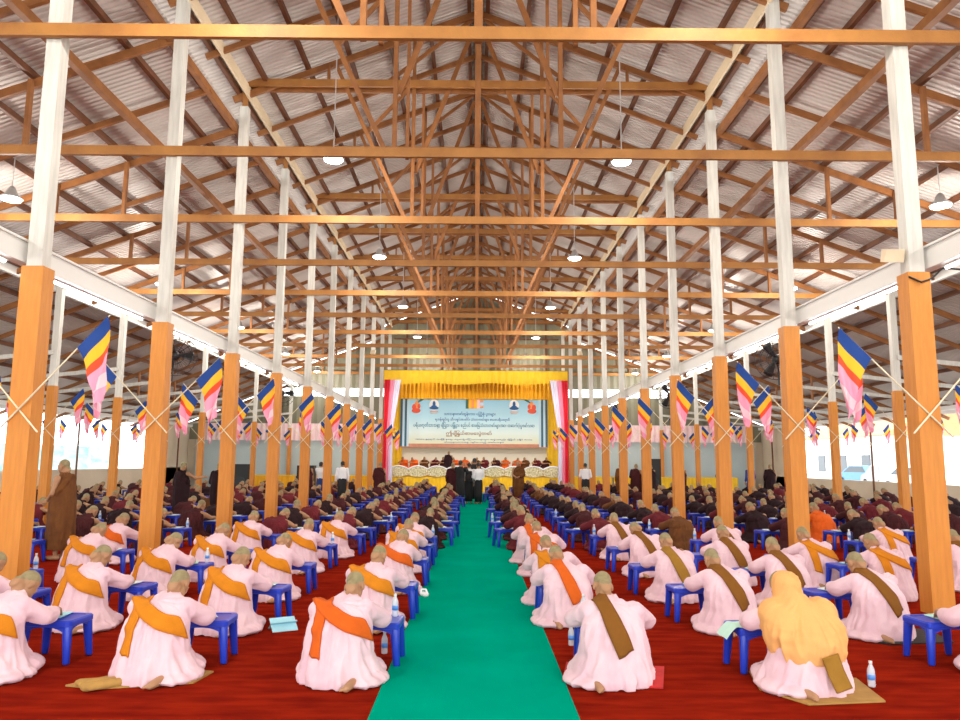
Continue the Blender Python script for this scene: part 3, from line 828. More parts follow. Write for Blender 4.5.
# monks in maroon, row by row up to the stage
cols = [1.12, 2.62, 4.1, 6.35, 7.85, 9.3, 10.7, 12.9, 14.4, 15.9]
RM = [M['maroon_dark'], M['maroon'], M['maroon_dark'], M['maroon'], M['maroon_red']]
nm = 0
for side, sw in ((-1, 'left'), (1, 'right')):
    for r in range(16):
        y = 15.1 + r * 1.66
        for ci, cx in enumerate(cols):
            x = side * cx + random.uniform(-.12, .12); yy = y + random.uniform(-.22, .22)
            sg = 1 if side < 0 else -1
            if abs(x) / (yy + .3) > .675: continue
            if y > 35 and cx > 5 and r % 2: continue
            if cx > 12 and r % 5 == 4: continue
            if side > 0 and ci == 0 and r < 1: pass
            pr = random.choice((MON_L if sg > 0 else MON_R) if yy < 22 else (FAR_L if sg > 0 else FAR_R))
            rz = -sg * random.uniform(.05, .35)
            who = '%s monk from the carpet, %s monk row, %s block' % (ORD[ci + 1], ORD[r + 1], sw)
            rm = random.choice(RM)
            if side > 0 and r == 1 and ci == 4: rm = M['orange_robe']
            if random.random() < .02: rm = M['brown_robe']
            cn = {'maroon_robe_cloth': 'maroon', 'dark_maroon_robe_cloth': 'dark maroon', 'wine_red_robe_cloth': 'wine-red', 'orange_robe_cloth': 'orange', 'bright_orange_robe_cloth': 'orange', 'brown_robe_cloth': 'brown'}[rm.name]
            person(pr, (x, yy, .012), rz, '%s-robed seated monk, %s from the carpet, %s monk row, %s block' % (cn, ORD[ci + 1], ORD[r + 1], sw), rm, None, None, 'monks in maroon seated in rows', random.uniform(.97, 1.06))
            a = rz + random.uniform(-.08, .08)
            tl = local((x, yy, .012), rz, (sg * .27, .60, 0))
            table(tl, a, 'low blue table of ' + who, yy < 18.5, 'blue tables of the monks')
            nm += 1
            if yy < 19:
                p = put('exam_paper', PAPER[0], None, local(tl, a, (-sg * .05, 0, .361))); p.rotation_euler = (0, 0, a)
                tag(p, 'paper on table of ' + who, 'paper')
                if nm % 4 == 0: bottle(local(tl, a, (sg * .16, .10, .36)), 'water bottle on table of ' + who)
print('monks', nm)

# standing people
def standing(style, pose='clasp', hp=.1, hy=0.0, vox=.010, mir=False):
    b = MB()
    hc0 = V((0, .03, 1.545))
    hc, R = head(b, hc0, hp, hy)
    b.tube([(0, -.01, 1.36), (0, .0, 1.44), hc0 + R @ V((0, -.03, -.06))], [.066, .054, .052], 12)
    b.tube([(0, 0, .92), (0, 0, 1.1), (0, .0, 1.24)], [.12, .11, .10], 14); b.ell((0, 0, .92), (.15, .11, .12)); b.ell((0, .005, 1.26), (.15, .08, .09))
    for x in (-1, 1):
        b.tube([(x * .085, 0, .90), (x * .088, .01, .50), (x * .09, -.005, .10)], [.085, .06, .038], 12)
        foot(b, (x * .09, -.02, .04), (x * .12, 1, 0))
    arms = {}
    sh = {1: V((.185, 0, 1.345)), -1: V((-.185, 0, 1.345))}
    for x in (-1, 1):
        if pose == 'clasp': e, w, d = V((x * .245, .03, 1.09)), V((x * .055, .235, .99)), V((-x * .8, .5, -.2))
        elif pose == 'hang': e, w, d = V((x * .235, -.02, 1.07)), V((x * .235, .07, .83)), V((0, .15, -1))
        elif pose == 'camera': e, w, d = V((x * .25, .16, 1.18)), V((x * .09, .24, 1.44)), V((-x * .4, .4, .8))
        elif pose == 'point':
            e, w, d = (V((.28, .20, 1.22)), V((.34, .42, 1.26)), V((.2, 1, .1))) if x > 0 else (V((-.245, .0, 1.08)), V((-.16, .17, .94)), V((.2, .6, -.8)))
        arms[x] = (sh[x], e, w)
        b.tube([sh[x], sh[x].lerp(e, .5), e], [.056, .048, .042], 12); b.tube([e, e.lerp(w, .4), w], [.042, .038, .027], 12)
        hand(b, w, d, (0, .3, 1) if pose != 'hang' else (x, 0, 0), (-x * .3, .8, .4) if pose != 'camera' else (-x, 0, 0), .6)
    body = remesh(b, 'body', vox, SKIN, 2)
    paint_body(body, hc, R, style == 'monk')
    out = {'body': body}
    r = MB()
    if style == 'monk':
        r.loft([(0, 0, .17, .22, .20, .06, 8, 0), (0, 0, .35, .225, .205, .06, 8, .1), (0, 0, .7, .235, .21, .045, 7, .3), (0, .0, .95, .235, .195, .035, 7, .5), (0, 0, 1.15, .23, .165, .02, 6, .7),
                (-.01, -.005, 1.30, .205, .118, .015, 5, .8), (-.012, -.005, 1.37, .16, .095, .01, 4, .8), (-.012, .0, 1.42, .09, .085, 0, 4, 0), (0, .0, 1.445, .075, .075, 0, 4, 0)], 52)
        a, e, w = arms[-1]
        r.ell(a, (.08, .08, .075)); r.tube([a, a.lerp(e, .5), e], [.08, .085, .09], 14); r.tube([e, e.lerp(w, .6)], [.088, .07], 14)
        r.tube([(-.2, .03, 1.0), (-.21, .0, .75), (-.20, .0, .5)], [.06, .075, .05], 12)
        r.tube([(.16, .10, 1.12), (.02, .13, 1.28), (-.12, .06, 1.395)], [.035, .045, .04], 10)
        r.tube([(.20, .06, 1.02), (.20, -.06, 1.16), (.10, -.10, 1.30), (-.06, -.07, 1.39)], [.05, .055, .055, .045], 10)
        if mir: r.mirror()
        out['robe'] = crease(remesh(r, 'robe', .011, M['maroon'], 2), 1.0, .012)
    else:
        r.loft([(0, 0, .93, .17, .125, .02, 6, 0), (0, 0, 1.1, .17, .12, .015, 6, .3), (0, 0, 1.28, .185, .12, .01, 5, .6), (0, 0, 1.37, .15, .105, 0, 4, 0), (0, 0, 1.43, .076, .076, 0, 4, 0)], 40)
        for x in (-1, 1):
            a, e, w = arms[x]
            r.ell(a, (.072, .07, .07)); r.tube([a, a.lerp(e, .5), e], [.07, .062, .058], 12); r.tube([e, e.lerp(w, .55), e.lerp(w, .75)], [.056, .05, .047], 12)
        out['robe'] = remesh(r, 'shirt', .011, M['white_shirt'], 2)
        k = MB().loft([(0, 0, .09, .16, .13, .03, 6, 0), (0, 0, .4, .17, .135, .03, 6, .2), (0, 0, .75, .18, .14, .02, 6, .3), (0, 0, .93, .172, .13, .01, 5, .4), (0, 0, .98, .168, .125, 0, 5, .4)], 36)
        out['skirt'] = k.mesh('skirt', [M['black_cloth']], True)
        h = MB()
        h.ell(hc + R @ V((0, -.020, .04)), (.084, .098, .090), rot=R, nu=20, nv=14)
        h.ell(hc + R @ V((0, -.065, -.02)), (.07, .05, .075), rot=R)
        out['hair'] = remesh(h, 'hair', .012, M['hair'], 1)
    return out
ST = {k: standing(*a) for k, a in {'mc': ('monk', 'clasp', .15, 0.0), 'mm': ('monk', 'clasp', .12, .0, .010, True), 'mh': ('monk', 'hang', .05, .3), 'mp': ('monk', 'point', .25, .2), 'lc': ('lay', 'camera', .0, 0.0), 'lh': ('lay', 'hang', .1, .3), 'lk': ('lay', 'clasp', .25, -.2)}.items()}
def stand(k, x, y, rz, label, robe=None, skirt=None, z=.012, scale=1.0):
    pr = ST[k]
    t = thing('person', label, 'person', (x, y, z), rz)
    t.scale = (scale,) * 3
    put('body', pr['body'], t)
    r = put('robe' if 'skirt' not in pr else 'shirt', pr['robe'], t)
    if robe: recolour(r, robe)
    if 'skirt' in pr:
        s = put('skirt', pr['skirt'], t)
        if skirt: recolour(s, skirt)
        put('hair', pr['hair'], t)
    return t
big = stand('mm', -7.25, 13.3, 1.45, 'standing monk in brown robe with hands clasped, watching the left rows', M['brown_robe'], scale=1.04)
# yellow-brown collar fold of the standing monk
cf = MB().tube([(.13, .05, 1.36), (.05, .125, 1.33), (-.07, .135, 1.22), (-.15, .11, 1.10)], [.03, .034, .034, .026], 10)
put('collar_fold', cf.mesh('collar_fold', [M['olive_cloth']], True), big)
stand('mc', 7.55, 17.6, -.9, 'standing monk in wine-red robe behind the second right inner post', M['maroon_red'], scale=1.03)
stand('mp', -8.1, 20.8, -.4, 'standing monk in dark maroon, arm stretched out, among the left rows', M['maroon_dark'])
stand('mc', -7.5, 22.0, -.2, 'standing monk in dark maroon right behind the monk with outstretched arm', M['maroon_dark'])
stand('mh', -4.15, 32.6, 0, 'monk in maroon standing before the left stage drape', M['maroon'])
stand('mc', 1.9, 33.6, 2.9, 'monk in brown robe facing the camera right of the aisle end', M['brown_robe'], scale=1.05)
stand('lh', -5.5, 31.0, .2, 'person in white shirt and black skirt with bag strap near the fifth left post', scale=1.02)
stand('lc', -6.6, 32.0, -.3, 'person in white shirt filming beside the left posts', skirt=M['navy_cloth'])
stand('mh', -7.0, 31.2, .3, 'monk in maroon beside the filming person at the left posts', M['maroon'])
stand('lc', -.62, 30.6, -.5, 'person in black clothes and black cap in the aisle crowd', M['black_cloth'], M['black_cloth'], scale=1.06)
stand('lh', -.28, 31.2, .3, 'person in grey shirt with backpack in the aisle crowd', M['white_shirt'], M['black_cloth'])
stand('lk', .12, 30.9, .5, 'person in white shirt and dark skirt, right edge of the aisle crowd', M['white_shirt'], M['black_cloth'])
stand('lc', -.05, 33.0, .1, 'person filming over the aisle crowd from behind', M['black_cloth'], M['black_cloth'], scale=1.12)
stand('mh', -.95, 31.4, .1, 'monk in maroon at the left of the aisle crowd', M['maroon'])
bp = MB().box((-.28, 30.98, 1.13), (.30, .16, .42), 0, None, .85).ell((-.28, 30.9, 1.08), (.12, .07, .13))
tag(bp.build('backpack', M['black_bag']), 'black backpack on the person in the middle of the aisle crowd', 'backpack')
stand('lk', 4.9, 33.5, -.3, 'person in white shirt and dark skirt by the right stage drape', M['white_shirt'], M['black_cloth'])
stand('mh', 6.45, 33.2, .3, 'monk in brown standing left of the fifth right post', M['brown_robe'], scale=1.02)
stand('mc', 7.15, 33.4, -.4, 'monk in maroon standing right behind the fifth right post', M['maroon'])
stand('mp', 7.7, 33.0, .4, 'monk in dark maroon with arm raised between the right posts', M['maroon_dark'])
stand('mh', 9.2, 33.6, .0, 'monk in maroon standing near the black speaker on the right', M['maroon'])
stand('mc', 11.5, 35.0, .3, 'monk in maroon far right by the grey backcloth', M['maroon'])
stand('lh', 12.9, 35.2, .3, 'person in navy clothes standing by the far right wall', M['navy_cloth'], M['navy_cloth'])
stand('mh', 14.0, 35.6, -.2, 'monk in dark maroon beside the person in navy', M['maroon_dark'])

# ------------------------------------------------------------------ stage
t = thing('stage', 'stage fronted with yellow cloth at the end of the hall', 'stage', (0, 42.2, 0))
MB().box((0, 1.7, .40), (9.9, 3.4, .78)).build('platform', M['beige_wall'], t)
def pleat(x0, x1, z0, z1, y, amp, per, mats, name, parent=None, nx=None, mi=None, zt=None):
    n = nx or int((x1 - x0) / per * 8)
    mb = MB()
    def fn(u, v):
        x = x0 + (x1 - x0) * u
        return (x, y - amp * (.5 + .5 * math.sin(2 * PI * x / per)) * (.4 + .6 * v), z1 + (z0 - z1) * v)
    mb.grid(fn, n, 4, mi)
    return mb.build(name, mats, parent, True)
pleat(-4.95, 4.95, .02, .86, -.02, .06, .22, [M['yellow_cloth']], 'front_cloth', t)
for i in range(9):                                                 # gauze swags along the stage edge
    x0 = -4.85 + i * 1.08
    mb = MB()
    mb.grid(lambda u, v: (x0 + 1.06 * u, -.10 - .05 * math.sin(PI * u), 1.46 - .16 * (2 * u - 1) ** 2 * (1 - v) * 1 - v * (.50 + .10 * math.sin(PI * u))), 14, 6)
    g = mb.build('gauze_swag', [M['gauze']], None, True, (0, 42.2, 0))
    rim = MB().tube([(x0 + 1.06 * u / 14, -.12 - .05 * math.sin(PI * u / 14), 1.46 - .16 * (2 * u / 14 - 1) ** 2) for u in range(15)], .035, 8)
    rim.build('white_rim', [M['ink_white']], g, True)
    tag(g, '%s white-edged gauze swag along the stage front' % ('first' if i == 0 else ORD[i + 1]), 'swag', 'gauze swags on the stage front')
tag(MB().box((0, 44.35, 1.02), (9.3, .55, .46)).build('stage_bench', M['tan_cloth']), 'long low bench for the seated monks on the stage', 'bench')
for i in range(15):
    x = -4.25 + i * .6
    rm = [M['orange_robe'], M['brown_robe'], M['maroon'], M['orange_robe'], M['maroon_red']][(i * 3) % 5]
    person((FAR_L + FAR_R)[i % 4], (x + .04 * math.sin(i * 3), 44.3, 1.26), PI, 'seated monk facing the hall, %s along the stage bench' % ORD[i + 1], rm, None, None, 'monks seated on the stage', .9)
stand('mh', -1.55, 43.0, .2, 'monk in dark maroon standing on the stage below the banner', M['maroon_dark'], z=.79, scale=.92)
# backing wall, curtains and banner
tag(MB().box((0, 45.75, 3.36), (10.4, .12, 6.72)).build('backing_screen', M['cream_wall']), 'cream backing screen behind the stage banner', 'screen')
t = thing('banner', 'blue printed banner with lettering and emblems above the stage', 'banner', (-.12, 44.9, 0))
MB().box((0, 0, 4.08), (7.9, .06, 2.94)).build('sheet', M['banner'], t)
MB().box((0, -.04, 2.66), (8.9, .05, .22)).build('lower_band', M['banner_rim'], t)
for s in (-1, 1):
    p = MB()
    for i, m in ((0, 0), (1, 1), (2, 0), (3, 1)):
        p.box((s * (3.98 + .13 * i), -.045, 4.05), ((.13), .05, 2.9), m)
    p.build('printed_pillar', [M['banner_pillar'], M['banner_dark']], t)
def lettering(text, width, height, x, z, m, parent, nm='lettering', y=-.036):
    cu = bpy.data.curves.new(nm, 'FONT')
    cu.body = text; cu.size = 1; cu.align_x = 'CENTER'; cu.extrude = .002; cu.offset = .018; cu.resolution_u = 2
    o = bpy.data.objects.new(nm + '_raw', cu); COL.objects.link(o)
    dg = bpy.context.evaluated_depsgraph_get()
    me = bpy.data.meshes.new_from_object(o.evaluated_get(dg), depsgraph=dg)
    bpy.data.objects.remove(o)
    if not len(me.vertices): return None
    xs = [v.co.x for v in me.vertices]; ys = [v.co.y for v in me.vertices]
    cx, cy = (min(xs) + max(xs)) / 2, (min(ys) + max(ys)) / 2
    kx, ky = width / max(1e-6, max(xs) - min(xs)), height / max(1e-6, max(ys) - min(ys))
    for v in me.vertices: v.co = V((x + (v.co.x - cx) * kx, y - v.co.z, z + (v.co.y - cy) * ky))
    me.materials.clear(); me.materials.append(m)
    me.update()
    return put(nm, me, parent)
lettering('သာသနာတော်ထွန်းကား ပြည့်စုံ ပွားများ', 3.1, .30, -.25, 4.55, M['ink_blue'], t)
lettering('ရဟန်းရှင်လူ သီလရှင်အပေါင်း သံဃာတော်များ စာပေပရိယတ္တိ', 4.5, .26, -.1, 4.22, M['ink_blue'], t)
lettering('ပရိယတ္တိသာသနာ့ ဖြိုးပွား ပြန့်ပွား စည်ပင် စာဖြေသံဃာတော်များအား ထောက်ပံ့ပူဇော်သော', 7.3, .38, 0, 3.86, M['ink_teal'], t)
lettering('ဤမြို့နယ်စာမေးပွဲတော်', 2.75, .36, -.3, 3.38, M['ink_brown'], t)
lettering('ကာလ နေ့ရက် အချိန် နေရာ ဓမ္မာရုံကြီး သာသနာရေး အဖွဲ့အစည်း မြို့နယ် ခရိုင် စာပေ', 7.0, .13, 0, 3.03, M['ink_blue'], t)
lettering('သံဃာ့နာယကအဖွဲ့ ကျင်းပသည့် အခမ်းအနား', 3.6, .13, 0, 2.86, M['ink_blue'], t)
fl = MB()
for i, m in enumerate((0, 1, 2, 1, 3)):
    fl.box((-.42 + .17 * i, -.04, 5.17), (.17, .03, .56), m)
for i in range(3): fl.box((.46, -.04, 5.36 - .19 * i), (.2, .03, .11), 2 if i != 1 else 3)
fl.build('printed_flag', [M['ink_green'], M['flag_yellow'], M['ink_orange'], M['flag_pale']], t)
for s in (-1, 1):
    e = MB()
    e.ell((s * 2.42, -.03, 5.10), (.30, .02, .34), 1); e.ell((s * 2.42, -.045, 4.92), (.28, .02, .10), 0)
    e.ell((s * 2.42, -.055, 5.16), (.09, .02, .18), 0); e.ell((s * 2.42, -.055, 5.0), (.17, .02, .09), 0)
    e.box((s * 2.42, -.04, 4.70), (.5, .02, .04), 2); e.box((s * 2.42, -.04, 4.60), (.4, .02, .03), 2)
    e.build('printed_emblem', [M['ink_blue'], M['ink_white'], M['ink_orange']], t, True)
    a = MB()
    a.ell((s * 3.45, -.03, 5.05), (.17, .02, .24), 0); a.ell((s * 3.50, -.04, 4.75), (.27, .02, .15), 1); a.ell((s * 3.47, -.05, 5.24), (.10, .02, .11), 0)
    a.ell((s * 3.62, -.045, 4.98), (.13, .02, .17), 1); a.ell((s * 3.33, -.05, 5.02), (.09, .02, .14), 1)
    a.tube([(s * 3.38, -.05, 5.27), (s * 3.25, -.05, 5.36), (s * 3.12, -.05, 5.46)], [.03, .06, .075], 8, 2)
    a.build('printed_figure', [M['ink_orange'], M['ink_red'], M['ink_green']], t, True)
# curtains round the stage
cu = thing('stage_curtain', 'golden pleated curtain hanging behind and beside the banner', 'curtain', (0, 0, 0))
pleat(-4.7, 4.55, 5.45, 6.95, 44.75, .10, .24, [M['gold_curtain']], 'pleated_drop', cu)
pleat(-5.1, -4.45, .9, 6.3, 45.0, .08, .3, [M['yellow_cloth']], 'side_drop', cu)
pleat(4.28, 5.1, .9, 6.3, 45.0, .08, .3, [M['yellow_cloth']], 'side_drop', cu)
va = MB()
va.grid(lambda u, v: (-5.25 + 10.45 * u, 42.0 - .05 * math.sin(PI * v) - .02 * math.sin(u * 160), 6.85 - .75 * v - .05 * math.sin(u * 19) * v), 240, 5)
va = va.build('valance', [M['yellow_cloth']], None, True)
tag(va, 'bright yellow cloth valance across the top of the stage', 'valance')
fr = MB().box((0, 42.08, 6.83), (10.5, .08, .10)).box((-5.2, 42.08, 3.4), (.08, .08, 6.8)).box((5.2, 42.08, 3.4), (.08, .08, 6.8))
tag(fr.build('curtain_frame', M['wood']), 'timber frame carrying the stage curtains', 'frame')
def drape(s, side):
    mats = [M['crimson'], M['rose'], M['lilac']]
    mb = MB()
    def fn(u, v):
        z = 6.3 - 5.75 * v if s < 0 else 6.3 - 5.9 * v
        w = (.95 - .42 * min(1, v / .5)) if v < .5 else .53 + .05 * (v - .5)
        if s > 0: w *= 1.08
        x = 5.2 - w * u
        return (s * x, 41.9 - .05 * math.sin(u * 26) - .02, z)
    mb.grid(fn, 40, 24, lambda u, v: 0 if u < .34 else (1 if u < .62 else 2))
    o = mb.build('side_drape', mats, None, True)
    tag(o, 'crimson, rose and white drape on the %s side of the stage' % side, 'curtain')
drape(-1, 'left'); drape(1, 'right')
for s, side in ((-1, 'left'), (1, 'right')):
    tg = MB()
    for i in range(7):
        a = i * PI / 3.5
        tg.tube([(s * 4.72, 41.8, 3.35), (s * 4.72 + .22 * math.cos(a), 41.75, 3.35 + .26 * math.sin(a))], [.03, .07], 8, i % 2)
    tag(tg.build('rosette', [M['gold'], M['ink_orange']], None, True), 'gold rosette tying the %s stage drape' % side, 'rosette')

# backcloths, fringe and tables either side of the stage
for s, side in ((-1, 'left'), (1, 'right')):
    for i in range(5):
        x0 = 5.6 + i * 2.35
        o = MB().box((s * (x0 + 1.15), YB - .35, 1.52), (2.28, .05, 2.95)).build('backcloth', M['grey_cloth'] if i != 2 or s > 0 else M['grey_cloth'])
        tag(o, '%s blue-grey cloth panel from the stage on the %s back wall' % (ORD[i + 1], side), 'cloth panel', 'blue-grey backcloths')
    f = pleat(s * 5.5 if s > 0 else -17.0, 17.0 if s > 0 else -5.5, 2.95, 4.0, YB - .45, .10, .34, [M['fringe']], 'fringe_curtain')
    tag(f, 'pink and white pleated fringe along the top of the %s back wall' % side, 'curtain')
    for i in range(4):
        x = s * (6.9 + i * 2.5)
        tt = thing('side_table', '%s yellow-covered table from the stage along the %s back wall' % (ORD[i + 1], side), 'table', (x, YB - 1.6, 0), 0, 'covered tables by the back wall')
        MB().box((0, 0, .84), (2.4, .75, .04)).build('table_top', M['yellow_cloth'], tt)
        pleat(-1.2, 1.2, .02, .84, -.36, .04, .2, [M['yellow_cloth'] if s > 0 else M['gold_curtain']], 'table_cloth', tt)
        for lx in (-1.1, 1.1):
            for ly in (-.3, .3): MB().box((lx, ly, .41), (.05, .05, .82)).build('leg', M['wood_dark'], tt)
for i, (x, y, w, h, lab) in enumerate(((-9.0, 40.0, .9, 1.45, 'large black speaker box by the fourth left post'), (-12.6, 40.4, 1.1, 1.5, 'wide black speaker box far left before the back tables'), (9.5, 40.2, .75, 1.9, 'tall black speaker box on the right before the back wall'))):
    q = thing('speaker', lab, 'speaker', (x, y, 0))
    MB().box((0, 0, h / 2 + .02), (w, .6, h)).build('cabinet', M['dark_box'], q)
    MB().tube([(0, -.29, h * .35), (0, -.315, h * .35)], [w * .33, w * .30], 20, 0, False).build('cone', M['fan_black'], q)

# ------------------------------------------------------------------ lamps
def lamp_proto():
    h = MB()
    h.loft([(0, 0, .0, .215, .215, 0, 1, 0), (0, 0, .03, .205, .205, 0, 1, 0), (0, 0, .10, .12, .12, 0, 1, 0), (0, 0, .20, .085, .085, 0, 1, 0), (0, 0, .26, .04, .04, 0, 1, 0)], 24)
    g = MB().loft([(0, 0, -.045, .13, .13, 0, 1, 0), (0, 0, -.03, .18, .18, 0, 1, 0), (0, 0, .002, .20, .20, 0, 1, 0)], 24)
    return h.mesh('housing', [M['lamp_metal']], True), g.mesh('diffuser', [M['lamp_glow']], True)
LH, LG = lamp_proto()
LD = bpy.data.lights.new('lamp_light', 'POINT'); LD.energy = LAMP_W; LD.color = (1.0, .93, .84); LD.shadow_soft_size = .14
for row, (x, z) in enumerate(((-3.0, 7.95), (3.0, 7.95), (-9.6, 7.05), (9.6, 7.05))):
    rn = ('left nave row', 'right nave row', 'left aisle row', 'right aisle row')[row]
    for i in range(-3, 5):
        y = 14.75 + i * 7.43
        zr = (zn if abs(x) < 5 else za)(x) - .1
        t = thing('ceiling_lamp', ('%s round ceiling lamp from the camera in the %s' % (ORD[i + 1], rn)) if i >= 0 else 'round ceiling lamp of the %s behind the camera' % rn, 'lamp', (x, y, z), 0, 'round ceiling lamps')
        put('housing', LH, t); put('diffuser', LG, t)
        MB().tube([(0, 0, .25), (0, 0, zr - z)], .012, 6, 0, False).build('hanging_rod', M['lamp_metal'], t)
        lo = bpy.data.objects.new('lamp_light', LD); COL.objects.link(lo); lo.parent = t; lo.location = (0, 0, -.22)

# tube lamps under the long girders
M['tube_glow'] = mat('tube_glow', (0.92, 0.97, 1.0), 0.5, emit=11.0)
for s, side in ((-1, 'left'), (1, 'right')):
    for k in range(-1, 9):
        y = Y0 + (k + .5) * DY
        t = thing('tube_lamp', '%s white tube lamp from the near end under the %s girder' % (ORD[k + 2], side), 'lamp', (s * 5.70, y, 4.15), 0, 'tube lamps under the girders')
        MB().box((0, 0, -.012), (.05, 3.3, .024)).build('fitting', M['white_metal'], t)
        MB().tube([(0, -1.6, -.042), (0, 1.6, -.042)], .018, 10, 0, False).build('tube', M['tube_glow'], t, True)

# ------------------------------------------------------------------ fans
def fan(loc, rz, label):
    t = thing('wall_fan', label, 'fan', loc, rz, 'black fans on the posts')
    c = MB()
    for y, r in ((-.10, .15), (-.085, .28), (-.0, .37), (.085, .28), (.10, .15)):
        c.tube([(r * math.cos(a * PI / 12), y, r * math.sin(a * PI / 12)) for a in range(25)], .006, 6, 0, False)
    for k in range(18):
        a = k * PI / 9
        c.tube([(.04 * math.cos(a), -.11, .04 * math.sin(a)), (.28 * math.cos(a), -.085, .28 * math.sin(a)), (.37 * math.cos(a), 0, .37 * math.sin(a)), (.28 * math.cos(a), .085, .28 * math.sin(a)), (.05 * math.cos(a), .11, .05 * math.sin(a))], .0035, 5, 0, False)
    c.build('cage', M['fan_black'], t, True)
    m = MB().tube([(0, .08, 0), (0, .28, 0)], [.09, .075], 16); m.build('motor', M['fan_black'], t, True)
    for k in range(3):
        a0 = k * 2 * PI / 3
        b = MB()
        top, bot = [], []
        for i in range(7):
            r = .05 + .28 * i / 6
            row, row2 = [], []
            for j in range(5):
                a = a0 + (-.5 + j / 4) * (.75 - .25 * i / 6)
                p = V((r * math.cos(a), -.03 + .06 * j / 4, r * math.sin(a)))
                row.append(p); row2.append(p + V((0, .004, 0)))
            top.append(row); bot.append(row2)
        b.slab(top, bot); b.build('blade', M['fan_black'], t, True)
    MB().tube([(0, .24, -.04), (0, .30, -.2), (0, .30, -.45)], .018, 8, 0, False).build('bracket', M['fan_black'], t)
for s, side in ((-1, 'left'), (1, 'right')):
    for k in (1, 3, 5):
        fan((s * 5.40, Y0 + k * DY + .5, 3.6), -s * .5, 'black caged fan behind the %s %s inner post' % (ORD[k + 1], side))

# ------------------------------------------------------------------ flags
def flag_meshes(s, var):
    d = V((s * math.cos(.82), 0, math.sin(.82)))
    nrm = V((s * d.z, 0, -abs(d.x)))
    pole = MB().tube([d * -.34, d * 1.55], [.012, .009], 8)
    c = MB()
    g = .66 + .18 * var
    def fn(u, v):
        p = d * (1.0 + .54 * u)
        k = .22 * (1 - math.exp(-3.5 * v))
        q = p + nrm * k * (1.0 - .25 * u) + V((0, 0, -(.62 + .28 * u) * v ** 1.1))
        xg = (d * 1.22).x + s * (.12 + .05 * var)
        q.x += (xg - q.x) * g * v ** 1.2
        q.y += .055 * math.sin(7 * u + 6 * v + var * 2) * (v ** .7) - .02
        q.x += .025 * math.sin(9 * v + 5 * u + var) * v
        return q
    c.grid(fn, 10, 25, lambda u, v: 0 if v < .16 else 1 if v < .30 else 2 if v < .44 else 3 if v < .66 else 4 if v < .84 else 3)
    return pole.mesh('pole', [M['bamboo']], True), c.mesh('cloth', [M['flag_blue'], M['flag_yellow'], M['flag_red'], M['flag_pink'], M['flag_pale']], True)
FM = {(s, v): flag_meshes(s, v) for s in (-1, 1) for v in (0, 1)}
nf = 0
def flag(x, y, z, s, label, group, sc=1.0):
    global nf
    nf += 1
    t = thing('flag', label, 'flag', (x, y, z), random.uniform(-.12, .12), group)
    t.scale = (sc,) * 3
    a, b = FM[(s, nf % 2)] if sc >= .99 else FM[(s, (nf // 2) % 2)]
    put('pole', a, t); put('cloth', b, t)
for s, side in ((-1, 'left'), (1, 'right')):
    for k in range(0, 10):
        for fs, fw in ((-1, 'leaning left'), (1, 'leaning right')):
            sc = random.uniform(.93, 1.05)
            flag(s * XP + random.uniform(-.03, .03), Y0 + k * DY - .139 - (.022 if fs > 0 else 0), 2.36 + random.uniform(-.08, .1), fs, 'five-striped flag %s on the %s post of the %s inner row' % (fw, ORD[k + 1], side), 'flags crossed on the inner posts', sc)
    for k in range(0, 10):
        for fs, fw in ((-1, 'leaning left'), (1, 'leaning right')):
            flag(s * XO, Y0 + k * DY - .117 - (.022 if fs > 0 else 0), 2.55 + random.uniform(-.08, .1), fs, 'five-striped flag %s on the %s post of the %s outer row' % (fw, ORD[k + 1], side), 'flags crossed on the outer posts', random.uniform(.82, .96))
    for k in range(3, 10):
        for fs, fw in ((-1, 'leaning left'), (1, 'leaning right')):
            flag(s * XT, Y0 + (k - .5) * DY - .055 - (.02 if fs > 0 else 0), 2.6, fs, 'small striped flag %s on the %s pole of the %s side wall' % (fw, ORD[k - 1], side), 'flags on the side wall poles', .8)

# ------------------------------------------------------------------ small things near the camera
def flat_mat(pts, z, m, name, label, cat, thick=.012):
    n = len(pts)
    mb = MB().add([(x, y, z) for x, y in pts] + [(x, y, z + thick) for x, y in pts], [tuple(range(n))[::-1], tuple(range(n, 2 * n))] + [(i, (i + 1) % n, n + (i + 1) % n, n + i) for i in range(n)])
    tag(mb.build(name, M[m]), label, cat)
flat_mat([(.70, 6.20), (1.46, 6.02), (1.62, 6.62), (.80, 6.75)], .012, 'red_mat', 'sitting_mat', 'bright red mat under the front nun right of the carpet', 'mat')
flat_mat([(.62, 8.25), (1.2, 8.02), (1.38, 8.6), (.72, 8.8)], .012, 'black_bag', 'sitting_mat', 'black mat under the second nun right of the carpet', 'mat')
flat_mat([(2.20, 6.0), (2.42, 5.64), (3.02, 5.72), (3.1, 6.3), (2.3, 6.5)], .012, 'tan_cloth', 'sitting_mat', 'tan mat under the nun with the peach head cloth', 'mat')
flat_mat([(-3.15, 6.02), (-2.85, 5.95), (-2.2, 6.1), (-2.15, 6.42), (-2.7, 6.6)], .012, 'tan_cloth', 'sitting_mat', 'brown cloth under the front nun of the second column left of carpet', 'mat')
flat_mat([(3.75, 7.75), (4.0, 7.45), (4.7, 7.55), (4.75, 8.1), (3.9, 8.3)], .012, 'black_bag', 'sitting_mat', 'dark mat under the front nun of the third column right of carpet', 'mat')
pk = MB()
for i in range(9):
    a = -.25 + .06 * i
    pk.tube([(-3.05 + .02 * i, 6.02 - .016 * i, .035 + .012 * math.sin(i)), (-2.5, 6.12 + .012 * i, .04 + .008 * math.cos(i))], [.03, .035], 8)
tag(pk.build('folded_shawl', M['tan_cloth'], None, True), 'olive brown folded shawl lying beside the front nun of the second left column', 'shawl')
